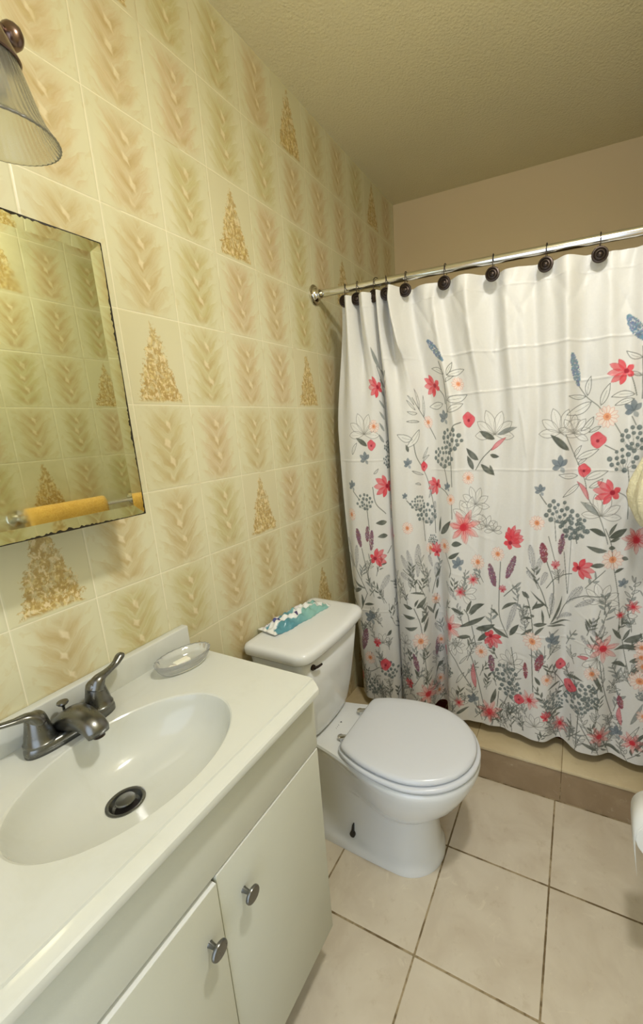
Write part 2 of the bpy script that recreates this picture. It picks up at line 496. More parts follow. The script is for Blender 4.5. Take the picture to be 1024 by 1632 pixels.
# moulded no-drip rim along the front, with the clipped corner at the toilet end
rim = [(XF, .0), (.4030, .0002), (.4042, .0024), (.4058, .0042), (.4078, .0042), (.4092, .0018), (.4100, .0008), (.4110, .0020), (.4130, .0048),
       (.4160, .0046), (.4300, .0042), (.4355, .0030), (.4388, .0002), (.4400, -.0040), (.4400, -.0105), (.4392, -.0132), (.4375, -.0140), (.4250, -.0142), (.4100, -.0142), (XF, -.0142)]
base = len(V); M_ = 24
for xx, dz in rim:
    ye = VY1 - max(0.0, (xx - .398)) * 0.72
    for k in range(M_ + 1):
        V.append((xx, VY0 + (ye - VY0) * k / M_, ZT + dz))
for i in range(len(rim) - 1):
    for k in range(M_):
        a = base + i * (M_ + 1) + k
        Fc.append((a, a + 1, a + 1 + M_ + 1, a + M_ + 1))
Fc.append(tuple(base + i * (M_ + 1) + M_ for i in range(len(rim))))
Fc.append(tuple(base + i * (M_ + 1) for i in range(len(rim)))[::-1])
top = mobj('marble_sink', V, Fc, M_MARBLE, autos=24)
tag(top, 'white cultured marble vanity top with an oval moulded basin', 'sink')
bs = box('backsplash', 0.001, 0.0222, VY0, VY1, ZT - .0135, 0.8985, M_MARBLE, top, bev=.003, seg=3)
DZ = ZT - .1003
dr = lathe('drain', (DX, DY, DZ), (0, 0, 1), [(-.012, .018), (-.001, .0265), (.0002, .0318), (.0024, .0320), (.0030, .030), (.0016, .0265), (-.006, .0225), (-.012, .020)], M_NICKEL, top, cap=False)
lathe('stopper', (DX, DY, DZ - .004), (0, 0, 1), [(0, .004), (.003, .005), (.006, .0155), (.009, .0165), (.0112, .0150), (.0125, .001)], M_NICKEL, dr)
lathe('drain_throat', (DX, DY, DZ - .014), (0, 0, 1), [(0, .001), (0, .0225), (.003, .0225), (.0031, .001)], M_DARK, dr)

# faucet
FX, FY = 0.068, -0.2755
fa = empty('faucet', (FX, FY, ZT), 'brushed nickel two-handle faucet standing behind the basin', 'faucet')
def oval(z, a, bb, n=48, e=2.6, dx=0):
    r = []
    for k in range(n):
        th = 2 * PI * k / n; c, s = math.cos(th), math.sin(th)
        r.append((FX + dx + a * math.copysign(abs(c) ** (2 / e), c), FY + bb * math.copysign(abs(s) ** (2 / e), s), z))
    return r
loft('base_plate', [oval(ZT + .0003, .0255, .0775), oval(ZT + .010, .0258, .078), oval(ZT + .016, .0245, .0765), oval(ZT + .0195, .0215, .0735), oval(ZT + .020, .018, .07)], M_NICKEL, fa)
for sgn in (-1, 1):
    hy = FY + sgn * .051
    hd = lathe('handle', (FX - .001, hy, ZT + .018), (0, 0, 1), [(0, .0255), (.004, .0255), (.006, .0235), (.018, .0215), (.032, .0185), (.043, .0165), (.051, .0145), (.056, .0105), (.058, .001)], M_NICKEL, fa)
    x0, z0 = FX - .001, ZT + .018
    tube('lever', [(x0 + .004, hy - sgn * .002, z0 + .038), (x0 + .003, hy + sgn * .008, z0 + .056), (x0 - .001, hy + sgn * .028, z0 + .060), (x0 - .006, hy + sgn * .048, z0 + .064), (x0 - .011, hy + sgn * .064, z0 + .073), (x0 - .012, hy + sgn * .070, z0 + .076)],
         [.0150, .0125, .0088, .0078, .0088, .0050], M_NICKEL, hd, flat=((0, 0.35, 1), .58))
# spout: broad low arch that turns down at its nose
sp = [(FX - .016, FY, ZT + .014, .034, .010), (FX - .006, FY, ZT + .026, .033, .018), (FX + .012, FY, ZT + .034, .029, .0215), (FX + .034, FY, ZT + .0385, .0250, .0200),
      (FX + .056, FY, ZT + .0375, .0225, .0175), (FX + .072, FY, ZT + .0330, .0210, .0160), (FX + .0815, FY, ZT + .0255, .0200, .0140), (FX + .0835, FY, ZT + .0185, .0180, .0115)]
rings = []
for i, (px, py, pz, w, h) in enumerate(sp):
    a = sp[max(0, i - 1)]; c = sp[min(len(sp) - 1, i + 1)]
    t = Vector((c[0] - a[0], 0, c[2] - a[2])).normalized(); nrm = Vector((-t.z, 0, t.x))
    r = []
    for k in range(32):
        th = 2 * PI * k / 32
        r.append(Vector((px, py, pz)) + Vector((0, 1, 0)) * (w * math.cos(th)) + nrm * (h * math.sin(th)))
    rings.append(r)
spt = loft('spout', rings, M_NICKEL, fa)
lathe('aerator', (FX + .083, FY, ZT + .020), (0.1, 0, -1), [(0, .001), (0, .0095), (.006, .0095), (.0065, .007), (.003, .001)], M_BRONZE, spt)
lr = tube('lift_rod', [(FX - .017, FY, ZT + .018), (FX - .017, FY, ZT + .035), (FX - .017, FY, ZT + .050)], .0024, M_NICKEL, fa)
lathe('lift_knob', (FX - .017, FY, ZT + .047), (0, 0, 1), [(0, .0026), (.003, .0036), (.006, .0080), (.009, .0098), (.0115, .0090), (.0125, .001)], M_NICKEL, lr)
adopt(fa)

# soap dish with two ends of soap
sx, sy = 0.088, -0.040
def dish_ring(z, a, bb, wav=0.0, n=96):
    r = []
    ca, sa = math.cos(-.22), math.sin(-.22)
    for k in range(n):
        th = 2 * PI * k / n; f = 1 + wav * math.cos(24 * th)
        u, v = a * f * math.cos(th), bb * f * math.sin(th)
        r.append((sx + u * ca - v * sa, sy + u * sa + v * ca, z))
    return r
Z0 = ZT + .0004
dish = loft('soap_dish', [dish_ring(Z0, .016, .030), dish_ring(Z0, .026, .046), dish_ring(Z0 + 0.0040, .031, .053), dish_ring(Z0 + 0.0162, .0365, .060, .012), dish_ring(Z0 + 0.0270, .040, .064, .022),
            dish_ring(Z0 + 0.0311, .0405, .0645, .02), dish_ring(Z0 + 0.0304, .037, .061, .012), dish_ring(Z0 + 0.0175, .0325, .055), dish_ring(Z0 + 0.0095, .026, .046), dish_ring(Z0 + 0.0055, .015, .028)], M_GLASS)
tag(dish, 'oval clear glass soap dish on the vanity top by the backsplash', 'soap dish')
def soap(name, cx, cy, lx, ly, rot, label):
    bm = bmesh.new(); add_box(bm, -lx, lx, -ly, ly, 0, .011, .003, 3)
    o = bmobj(name, bm, M_SOAP); o.location = (cx, cy, Z0 + .0100); o.rotation_euler = (0, 0, rot)
    return tag(o, label, 'soap', 'soap ends in the glass dish')
soap('soap_bar', sx + .001, sy - .006, .010, .018, -.15, 'larger rectangular piece of white soap in the middle of the glass dish')
soap('soap_bar.001', sx + .003, sy - .034, .008, .007, .4, 'small broken bit of soap at the near end of the glass dish')

# ================================================================== medicine cabinet
XM = 0.11
mc = empty('medicine_cabinet', (0.0, -0.27, 1.48), 'wall-mounted medicine cabinet with an aged frameless mirror door, above the vanity', 'cabinet')
MY0, MY1, MZ0, MZ1 = -0.452, -0.0885, 1.2285, 1.731
box('cabinet_box', 0.001, XM - .0065, MY0 + .006, MY1 - .006, MZ0 + .006, MZ1 - .006, M_NICKEL, mc)
bw = .021
V = []
def rr(i, xx): return [(xx, MY0 + i, MZ0 + i), (xx, MY1 - i, MZ0 + i), (xx, MY1 - i, MZ1 - i), (xx, MY0 + i, MZ1 - i)]
V = rr(0, XM - .006) + rr(0, XM) + rr(bw, XM - .0018) + rr(bw + .0004, XM - .0010)[:0]
Fc = [(0, 1, 2, 3)[::-1]] + [(i, (i + 1) % 4, (i + 1) % 4 + 4, i + 4) for i in range(4)] + [(4 + i, 4 + (i + 1) % 4, 8 + (i + 1) % 4, 8 + i) for i in range(4)] + [(8, 9, 10, 11)]
mir = mobj('mirror_glass', V, Fc, M_MIRROR, mc, smooth=False)
# ragged dark corrosion creeping in from the rim
random.seed(11)
V = []; Fc = []
def ragged(p0, p1, inward, wmax):
    L = math.dist(p0, p1); n = int(L / .0035); run = 0; base = len(V)
    wv = [(.15 + .85 * random.random() ** 1.3) * wmax * (.55 + .45 * math.sin(i * .11 + p0[0] * 40)) + .0007 for i in range(n + 1)]
    for i in range(n + 1):
        t = i / n; y = p0[0] + (p1[0] - p0[0]) * t; z = p0[1] + (p1[1] - p0[1]) * t
        wi = wv[i]
        V.append((XM + .0001, y - inward[0] * .0006, z - inward[1] * .0006))
        V.append((XM + .0004, y + inward[0] * wi, z + inward[1] * wi))
    for i in range(n):
        a = base + 2 * i; Fc.append((a, a + 2, a + 3, a + 1))
ragged((MY0, MZ0), (MY1, MZ0), (0, 1), .0058)
ragged((MY1, MZ0), (MY1, MZ1), (-1, 0), .0036)
ragged((MY0, MZ1), (MY1, MZ1), (0, -1), .0045)
ragged((MY0, MZ0), (MY0, MZ1), (1, 0), .003)
mobj('corroded_rim', V, Fc, M_CORRODE, mir, smooth=False)
adopt(mc)

# ================================================================== vanity light
SX, SY = 0.170, -0.250
vl = empty('vanity_light', (0.0, SY, 1.99), 'pewter wall light with a ribbed glass bell shade above the mirror', 'wall light')
lathe('back_plate', (0.0005, SY, 1.985), (1, 0, 0), [(0, .001), (0, .055), (.010, .053), (.016, .040), (.020, .018), (.021, .001)], M_ANTIQUE, vl)
arm = tube('arm', [(.018, SY, 1.985), (.06, SY, 1.990), (.10, SY, 1.990), (.145, SY, 1.986), (SX, SY, 1.975), (SX, SY, 1.945)], [.009, .009, .009, .0085, .008, .009], M_ANTIQUE, vl)
bar = tube('cross_bar', [(.10, SY - .05, 1.990), (.10, SY, 1.990), (.10, SY + .060, 1.990)], .0075, M_ANTIQUE, vl)
lathe('finial', (.10, SY + .054, 1.990), (0, 1, 0), [(0, .0075), (.003, .013), (.007, .013), (.010, .0085), (.015, .0080), (.018, .013), (.022, .0165), (.028, .0180), (.034, .0170), (.039, .0120), (.042, .005), (.0425, .001)], M_ANTIQUE, bar)
lathe('shade_holder', (SX, SY, 1.950), (0, 0, -1), [(0, .001), (0, .011), (.006, .013), (.010, .021), (.020, .027), (.036, .034), (.052, .0405), (.056, .0420), (.0575, .0405), (.056, .037), (.02, .024), (.012, .001)], M_ANTIQUE, vl)
sh = lathe('glass_shade', (SX, SY, 1.902), (0, 0, -1), [(0, .0355), (.010, .0385), (.025, .0425), (.045, .0475), (.065, .0525), (.082, .0585), (.094, .0655), (.100, .0700), (.1025, .0705), (.1030, .0690), (.098, .0650), (.084, .0555), (.065, .0495), (.045, .0445), (.025, .0395), (.005, .0345)],
      M_SHADE, vl, n=192, rib=.006, ribn=48, cap=False, autos=None)
lathe('bulb', (SX, SY, 1.925), (0, 0, -1), [(0, .001), (0, .013), (.025, .013), (.035, .016), (.050, .022), (.062, .0235), (.075, .020), (.084, .010), (.087, .001)], M_GLASS, vl)
adopt(vl)

# ================================================================== toilet
TY = 0.402
wc = empty('toilet', (0.35, TY, 0.0), 'white two-piece toilet with its lid closed, between vanity and shower', 'toilet')
def outline(z, xb, xf, hb, hf, xm, kf=1.15, n=40, p=8.0, yc=TY):
    """plan outline, nose towards +x, straight tail towards the wall"""
    pts = []
    for i in range(n + 1):
        t = -PI / 2 + PI * i / n
        pts.append((xm + (xf - xm) * math.cos(t), yc + hf * math.sin(t), z))
    back = []
    for i in range(1, n):
        tau = PI / 2 * i / n; s = math.sin(tau)
        e = min(1.0, s * kf); e = e * e * (3 - 2 * e)
        if p > 10:   # seat and lid: an oval cut straight across at the hinges
            k_ = math.sqrt(max(0.01, 1 - (hb / hf) ** 2)); hw = hf * math.sqrt(1 - (k_ * s) ** 2) * (1 - s ** 40) ** (1 / 12)
        else: hw = (hf + (hb - hf) * e) * (1 - s ** p) ** (1 / p)
        back.append((xm + (xb - xm) * s, hw))
    up = [(x, yc + h, z) for x, h in back]
    dn = [(x, yc - h, z) for x, h in back][::-1]
    return pts + up + [(xb, yc, z)] + dn
R = [(0.0005, .11, .590, .104, .113, .47), (.020, .11, .590, .104, .113, .47), (.034, .11, .583, .098, .106, .47), (.048, .11, .578, .088, .102, .465, 1.7), (.10, .11, .571, .080, .097, .46, 2.3), (.165, .11, .562, .076, .092, .46, 2.4),
     (.196, .11, .562, .074, .093, .46, 2.2), (.205, .11, .570, .074, .099, .46, 2.0), (.210, .11, .596, .074, .117, .46, 1.8), (.216, .11, .605, .074, .123, .462, 1.8), (.224, .11, .610, .074, .126, .465, 1.75), (.236, .11, .626, .075, .135, .47, 1.7), (.27, .11, .656, .078, .152, .48, 1.6),
     (.31, .11, .678, .084, .163, .49, 1.5), (.345, .10, .694, .096, .172, .50, 1.35), (.368, .10, .701, .108, .176, .50, 1.2), (.380, .10, .701, .110, .176, .50), (.3865, .103, .697, .107, .172, .50), (.3885, .11, .690, .10, .165, .50)]
bowl = loft('bowl', [outline(*r) for r in R], M_CHINA, wc, autos=42)
# bolt hole cover marks on the near side of the foot
KYO = .0965
kp = [(.303 + .0095 * math.cos(a), .058 + .0095 * math.sin(a)) for a in [math.radians(x) for x in range(-245, 66, 10)]] + [(.3060, .092), (.3040, .094), (.3020, .092)]
V = [(x_, TY - KYO + (z_ - .05) * .12, z_) for x_, z_ in kp] + [(x_, TY - .070, z_) for x_, z_ in kp]; K = len(kp)
mobj('keyhole', V, [tuple(range(K))] + [tuple(range(K, 2 * K))[::-1]] + [(k, (k + 1) % K, (k + 1) % K + K, k + K) for k in range(K)], M_RUBBER, bowl, smooth=False)
ring_o = [outline(z, .283, xf, .118, hf, .50, p=14) for z, xf, hf in ((.3892, .690, .166), (.391, .698, .173), (.398, .702, .177), (.405, .700, .1755), (.4065, .694, .170))]
seat = loft('seat', ring_o, M_SEAT, wc)
lid = loft('lid', [outline(z, xb, xf, hb, hf, .495, p=16) for z, xb, xf, hb, hf in ((.4082, .300, .680, .110, .158), (.410, .294, .688, .117, .166), (.418, .292, .691, .119, .169), (.424, .294, .688, .117, .166), (.4275, .300, .680, .111, .158), (.4295, .325, .655, .09, .134), (.4305, .40, .58, .05, .07))], M_SEAT, wc)
for s in (-1, 1):
    hg = tube('hinge', [(.272, TY + s * .067, .3890), (.272, TY + s * .067, .402)], .0085, M_SEAT, wc)
    tube('hinge_arm', [(.266, TY + s * .067, .400), (.285, TY + s * .067, .408), (.300, TY + s * .067, .412)], [.0085, .0065, .006], M_CHROME, hg)
    lathe('hinge_cap', (.266, TY + s * .067, .401), (0, 0, 1), [(0, .001), (0, .010), (.004, .0095), (.006, .006), (.0065, .001)], M_CHROME, hg)
# printed mark on the deck behind the hinges
V = [(.222, TY + .010, .3889), (.229, TY + .006, .3889), (.222, TY + .002, .3889)]; Fc = [(0, 1, 2)]
for (a, c) in ((-.008, 0), (-.016, 1), (-.024, 0)):
    i = len(V); V += [(.221, TY + a, .3889), (.2225, TY + a, .3889), (.2275, TY + a - .004, .3889), (.226, TY + a - .004, .3889)]; Fc.append((i, i + 1, i + 2, i + 3))
mk = mobj('maker_mark', V, Fc, M_RUBBER, bowl, smooth=False)
def rrect(z, x0, x1, hw, r, n=10, bow=0.0, yc=TY + .002):
    pts = []
    for cx, cy, a0 in ((x1 - r, hw - r, 0), (x0 + r * .5, hw - r * .5, PI / 2), (x0 + r * .5, -hw + r * .5, PI), (x1 - r, -hw + r, 1.5 * PI)):
        rad = r if cx > (x0 + x1) / 2 else r * .5
        for k in range(n + 1):
            a = a0 + PI / 2 * k / n
            pts.append([cx + rad * math.cos(a), cy + rad * math.sin(a)])
    # front face points for the bow
    m_ = 9
    for k in range(1, m_): pts.append([x1, -(hw - r) + 2 * (hw - r) * k / m_])
    out = []
    for px, py in pts:
        f = max(0.0, (px - x0) / (x1 - x0))
        out.append((px + bow * f * (1 - (py / hw) ** 2), yc + py, z))
    return out
tk = loft('tank', [rrect(z, x0, x1, hw, r, bow=.012) for z, x0, x1, hw, r in ((.3895, .045, .165, .095, .03), (.393, .035, .180, .110, .035), (.405, .030, .190, .118, .035), (.43, .026, .196, .126, .035), (.50, .022, .205, .142, .035), (.60, .020, .214, .159, .035), (.707, .018, .222, .174, .035))], M_CHINA, wc)
tl = loft('tank_lid', [rrect(z, x0, x1, hw, r, bow=.014) for z, x0, x1, hw, r in ((.7075, .016, .226, .178, .036), (.7090, .012, .234, .186, .040), (.716, .010, .239, .191, .042), (.733, .010, .240, .192, .042), (.742, .013, .236, .188, .042), (.7455, .020, .227, .180, .040), (.7465, .035, .210, .165, .035))], M_CHINA, wc)
lv = lathe('flush_lever', (.224, TY - .128, .680), (1, -.1, 0), [(0, .001), (0, .009), (.006, .009), (.008, .0055), (.012, .005)], M_BRONZE, tk)
tube('lever_arm', [(.234, TY - .129, .680), (.238, TY - .118, .679), (.240, TY - .100, .678)], [.0045, .004, .0035], M_BRONZE, lv)
adopt(wc)

# wipes packet lying on the tank lid
n1, n2 = 46, 22
V = []; Fc = []
rng = np.random.RandomState(5)
def hash2(x, y):
    x, y = x * .55, y * .6
    return math.sin(x * 12.9 + y * 4.1) * math.cos(x * 5.3 - y * 9.7) + .5 * math.sin(x * 27.0 + y * 19.0)
PL, PWd = .262, .092
for side in (1, 0):
    for i in range(n1 + 1):
        for j in range(n2 + 1):
            a = i / n1 * 2 - 1; c = j / n2 * 2 - 1
            prof_ = max(0.0, 1 - abs(a) ** 3.2) * max(0.0, 1 - abs(c) ** 3.0)
            wob = .0042 * hash2(a * 1.7, c * 1.3) * (1 - abs(c) ** 8)
            h = .0008 + (.025 * prof_ + 1.5 * wob * (0.5 + prof_) * (1 - .2 * prof_)) if side else 0.0
            if side: h = max(h, .0010)
            h += .007 * max(0, abs(a) - .78) / .22 * (1 if a < 0 else .3)
            wid = PWd / 2 * (1 - .10 * abs(a) ** 2 + .05 * math.sin(a * 9)) + .0012 * math.sin(i * 1.7) * (abs(c) ** 6)
            V.append((c * wid, a * PL / 2, h))
nn = (n1 + 1) * (n2 + 1)
for i in range(n1):
    for j in range(n2):
        a = i * (n2 + 1) + j
        Fc.append((a, a + 1, a + n2 + 2, a + n2 + 1)); Fc.append(tuple(nn + q for q in (a, a + n2 + 1, a + n2 + 2, a + 1)))
rimv = [j for j in range(n2 + 1)] + [i * (n2 + 1) + n2 for i in range(1, n1 + 1)] + [n1 * (n2 + 1) + j for j in range(n2 - 1, -1, -1)] + [i * (n2 + 1) for i in range(n1 - 1, 0, -1)]
for k in range(len(rimv)):
    a, b2 = rimv[k], rimv[(k + 1) % len(rimv)]
    Fc.append((a, b2, nn + b2, nn + a))
m, b = new_mat('printed_film', (90, 170, 172), 0.22, spec=0.6)
tcn = E.nt.nodes.new('ShaderNodeTexCoord'); sp_ = E.nt.nodes.new('ShaderNodeSeparateXYZ')
E.nt.links.new(tcn.outputs['Object'], sp_.inputs[0])
ox, oy = E(sp_.outputs[0]), E(sp_.outputs[1])
nz = noise(tcn.outputs['Object'], 14.0, 1.0, 0.4)
c = mix(sstep(-.05, .03, oy + (nz - .5) * .06), (84, 144, 156), (136, 184, 174))
wave = abs(ox + E.m('SINE', oy * 55.0) * .012 - .004 + (nz - .5) * .05)
c = mix(1.0 - sstep(.014, .018, wave), c, (234, 236, 232))
c = mix(1.0 - sstep(-.026, -.018, ox + (nz - .5) * .04), c, (232, 226, 226))
c = mix(sstep(.116, .122, abs(oy)), c, (236, 236, 230))
d1 = E.m('POWER', (ox - .010) * (ox - .010) + (oy + .012) * (oy + .012), 0.5)
c = mix(1.0 - sstep(.0085, .0105, d1), c, (70, 52, 108))
d2 = E.m('POWER', (ox + .018) * (ox + .018) * .4 + (oy + .072) * (oy + .072) * 1.0, 0.5)
c = mix(1.0 - sstep(.009, .012, d2), c, (78, 84, 140))
c = mix(sstep(.74, .77, noise(tcn.outputs['Object'], 80.0, 2.0)) * .7, c, (90, 80, 128))
link(b, 'Base Color', c)
link(b, 'Normal', bump(noise(tcn.outputs['Object'], 28.0, 2.0, dist=1.5), 0.5, .003))
pk = mobj('wipes_packet', V, Fc, m, autos=None)
pk.location = (.066, .418, .7468); pk.rotation_euler = (0, 0, -.16)
tag(pk, 'crumpled teal and white wipes packet lying on the toilet tank lid', 'packet')

# ================================================================== right wall: towels and paper
tb = empty('towel_bar', (RW, .38, 1.095), 'chrome towel bar fixed to the tiled wall opposite the mirror', 'towel bar')
for yy in (.150, .612):
    r = lathe('bracket', (RW - .0005, yy, 1.095), (-1, 0, 0), [(0, .001), (0, .030), (.005, .030), (.010, .024), (.014, .014), (.030, .010), (.050, .010), (.056, .014), (.066, .015), (.073, .011), (.076, .001)], M_CHROME, tb)
tube('bar', [(RW - .062, .150, 1.095), (RW - .062, .38, 1.095), (RW - .062, .612, 1.095)], .0075, M_CHROME, tb)
adopt(tb)
# folded yellow towel hanging over the bar
V = []; Fc = []
path = []
for i in range(25): path.append((-.037, -.30 + .29 * i / 24))
for i in range(1, 13):
    a = PI - PI * i / 12; path.append((.037 * math.cos(a), -.010 + .048 * math.sin(a)))
for i in range(1, 25): path.append((.037, -.010 - .24 * i / 24))
outer_ = path; inner_ = [(px * .28, -.30 + (pz + .30) * .955 if pz < -.012 else pz - .0125) for px, pz in path]
NY = 30; prof_all = outer_ + inner_[::-1]; K = len(prof_all)
for j in range(NY + 1):
    y = .160 + .280 * j / NY
    e = 1 - .25 * (abs(2 * j / NY - 1) ** 10)
    for k, (px, pz) in enumerate(prof_all):
        w = .003 * math.sin(y * 60 + pz * 18) * (1 if k < len(path) else .3)
        V.append((RW - .062 + px * e + w * (1 if px > 0 else -1) * .6, y, 1.095 + pz))
for j in range(NY):
    for k in range(K):
        a = j * K + k; b2 = j * K + (k + 1) % K
        Fc.append((a, b2, b2 + K, a + K))
Fc.append(tuple(range(K))[::-1]); Fc.append(tuple(range(NY * K, NY * K + K)))
tw = mobj('hand_towel', V, Fc, M_YTOWEL)
tag(tw, 'folded yellow terry towel over the bar, seen reflected in the mirror', 'towel')

# cream satin towel bunched on a hook beside the curtain
hk = empty('wall_hook', (RW, .700, 1.37), 'small white hook on the right wall holding the cream towel', 'hook')
tube('hook_arm', [(RW - .001, .70, 1.335), (RW - .03, .70, 1.332), (RW - .056, .70, 1.330), (RW - .068, .70, 1.345)], [.009, .007, .006, .007], M_SEAT, hk)
lathe('hook_plate', (RW - .0005, .70, 1.335), (-1, 0, 0), [(0, .001), (0, .022), (.004, .022), (.006, .018), (.0065, .001)], M_SEAT, hk)
adopt(hk)
rings = []
for z, rx, ry in ((1.348, .012, .010), (1.340, .022, .018), (1.315, .032, .028), (1.285, .044, .038), (1.25, .057, .048), (1.20, .0735, .060), (1.16, .078, .064), (1.125, .072, .060), (1.10, .060, .052), (1.08, .045, .040), (1.072, .02, .018)):
    r = []
    for k in range(72):
        th = 2 * PI * k / 72
        f = 1 + .10 * math.cos(7 * th + z * 9) + .05 * math.sin(13 * th - z * 21)
        r.append((RW - .071 + rx * f * math.cos(th) * .93, .700 + ry * f * math.sin(th), z + .006 * math.sin(5 * th)))
    rings.append(r)
ct = loft('bunched_towel', rings, M_CTOWEL)
tag(ct, 'shiny cream towel bunched up on the right wall beside the curtain', 'towel')

# toilet paper roll, its sheet hanging down
PXc, PYc, PZc = RW - .060, .345, .428
ph = empty('paper_holder', (RW, PYc, PZc), 'chrome holder on the right wall carrying the toilet paper', 'paper holder')
tube('spindle', [(PXc, PYc - .06, PZc), (PXc, PYc, PZc), (PXc, PYc + .06, PZc)], .007, M_CHROME, ph)
for s in (-1, 1):
    tube('bracket', [(RW - .002, PYc + s * .063, PZc), (PXc + .02, PYc + s * .063, PZc), (PXc - .004, PYc + s * .063, PZc)], [.013, .009, .010], M_CHROME, ph)
adopt(ph)
rl_ = lathe('toilet_roll', (PXc, PYc - .050, PZc), (0, 1, 0), [(0, .021), (0, .053), (.003, .0555), (.097, .0555), (.100, .053), (.100, .021), (.097, .0205), (.003, .0205), (0, .021)], M_PAPER, n=64, cap=False)
tag(rl_, 'white toilet paper roll on the right wall, loose sheet hanging', 'toilet paper')
V = []; Fc = []
shp = [(-.0560 * math.cos(a), .0560 * math.sin(a)) for a in [x * PI / 16 for x in range(8, -1, -1)]] + [(-.055, -.02), (-.052, -.05), (-.048, -.085), (-.044, -.110)]
full = [(a, c, 0) for a, c in shp] + [(a * .985, c, 1) for a, c in shp[::-1]]
for yy in (PYc - .048, PYc + .048):
    for a, c, _ in full: V.append((PXc + a, yy, PZc + c))
K = len(full)
for k in range(K): Fc.append((k, (k + 1) % K, (k + 1) % K + K, k + K))
Fc.append(tuple(range(K))[::-1]); Fc.append(tuple(range(K, 2 * K)))
mobj('loose_sheet', V, Fc, M_PAPER, rl_)

# ================================================================== shower rod, hooks, curtain
RY, RZ = 0.7726, 1.8593
rod = empty('curtain_rod', (0.0, RY, RZ), 'chrome shower curtain rod spanning the tiled walls', 'curtain rod')
tube('pole', [(.004, RY, RZ), (.6, RY, RZ), (RW - .004, RY, RZ)], .0125, M_STEEL, rod, n=32)
for xx, d in ((.0005, 1), (RW - .0005, -1)):
    lathe('flange', (xx, RY, RZ), (d, 0, 0), [(0, .001), (0, .034), (.004, .0345), (.007, .031), (.0085, .0255), (.012, .0245), (.015, .021), (.020, .0175), (.028, .0165), (.029, .0126)], M_CHROME, rod, cap=False)
adopt(rod)
HX = [.133, .183, .257, .292, .366, .501, .651, .803, .940, 1.085]
HL = ['leftmost bronze disc curtain hook, nearest the tiled wall', 'second bronze disc curtain hook from the tiled wall', 'third bronze disc hook from the wall, among the gathered pleats', 'fourth bronze disc hook from the wall, mostly hidden in the pleats',
      'bronze disc hook at the right end of the gathered pleats', 'bronze disc hook at the left of the spread part of the curtain', 'second bronze disc hook of the spread curtain, right of the pleats',
      'bronze disc hook over the middle of the spread curtain', 'rightmost bronze disc curtain hook in view', 'bronze disc curtain hook beside the right wall']
def mk_hook():
    root = empty('curtain_hook', (0, 0, 0), '', 'curtain hook', 'bronze disc hooks on the shower rod')
    pts = [(0, .0155 * math.sin(a), .0155 * math.cos(a)) for a in [x * PI / 8 for x in range(-4, 10)]]
    pts = [(0, -.0175, -.030), (0, -.0185, -.012)] + [(0, -.0165 * math.cos(a), .0165 * math.sin(a)) for a in [PI * x / 8 for x in range(0, 11)]]
    tube('wire_ring', pts, .0013, M_BRONZE, root, n=8, m=4)
    lathe('disc', (0, -.0155, -.044), (0, -1, 0), [(0, .001), (0, .0205), (.003, .0215), (.006, .0200), (.0068, .0165), (.0050, .0150), (.0072, .0125), (.0078, .0095), (.0060, .0080), (.0085, .0055), (.0095, .001)], M_BRONZE, root)
    return root
hook0 = mk_hook()
for i, hx in enumerate(HX):
    if i == 0: h = hook0
    else:
        h = hook0.copy(); sc.collection.objects.link(h)
        for ch in list(hook0.children):
            c_ = ch.copy(); sc.collection.objects.link(c_); c_.parent = h
    h.location = (hx, RY, RZ); h.rotation_euler = (0, 0, (.35, .2, -.3, .4, .1, 0, .05, -.05, .04, 0)[i])
    h['label'] = HL[i]

# ---- curtain cloth: one sheet of fabric, parameter u runs across the cloth in metres
TOPN = [(0, .107, 0), (.03, .133, -.004), (.08, .143, -.045), (.105, .157, -.058), (.13, .170, -.043), (.18, .183, -.004), (.225, .198, -.042), (.255, .219, -.066), (.285, .238, -.045), (.33, .257, -.004), (.375, .262, -.040), (.405, .272, -.056), (.435, .282, -.040), (.48, .292, -.004),
        (.525, .312, -.045), (.555, .331, -.076), (.585, .349, -.045), (.63, .366, -.004), (.70, .433, -.026), (.78, .501, -.004), (.855, .576, -.030), (.93, .651, -.004), (1.0, .722, -.032), (1.08, .803, -.004), (1.145, .870, -.032), (1.22, .940, -.004), (1.29, 1.01, -.018), (1.37, 1.085, -.004), (1.48, 1.192, -.006)]
MIDN = [(0, .058, -.01), (.06, .100, -.030), (.14, .165, -.035), (.20, .215, -.022), (.255, .250, .000), (.30, .262, .030), (.345, .262, .034), (.385, .272, -.010), (.42, .295, -.040), (.48, .345, -.040), (.53, .385, -.020), (.57, .405, .004), (.62, .440, .012), (.67, .475, -.002), (.72, .515, -.012),
        (.78, .565, -.004), (.855, .628, .006), (.93, .695, -.004), (1.0, .758, -.016), (1.08, .835, -.002), (1.145, .893, .010), (1.22, .960, -.002), (1.29, 1.025, -.016), (1.37, 1.098, -.002), (1.48, 1.192, .004)]
BOTN = [(0, .082, .0), (.05, .112, -.026), (.12, .168, -.034), (.18, .215, -.022), (.235, .252, -.002), (.27, .266, .040), (.315, .262, .078), (.36, .268, .035), (.395, .283, -.006), (.44, .318, -.028), (.50, .368, -.030), (.545, .402, -.006), (.57, .412, .040), (.60, .420, .075), (.64, .450, .080), (.675, .468, .040), (.70, .485, -.002),
        (.75, .528, -.018), (.80, .575, -.014), (.87, .640, -.002), (.94, .705, .004), (1.01, .770, -.012), (1.08, .835, -.018), (1.135, .882, .012), (1.17, .908, .026), (1.22, .950, -.008), (1.29, 1.015, -.018), (1.36, 1.078, .016), (1.42, 1.135, -.004), (1.48, 1.192, .004)]
GU, GV = 860, 960
UW = 1.48
us = np.linspace(0, UW, GU)
ZTOP, ZBOT = 1.826, 0.188
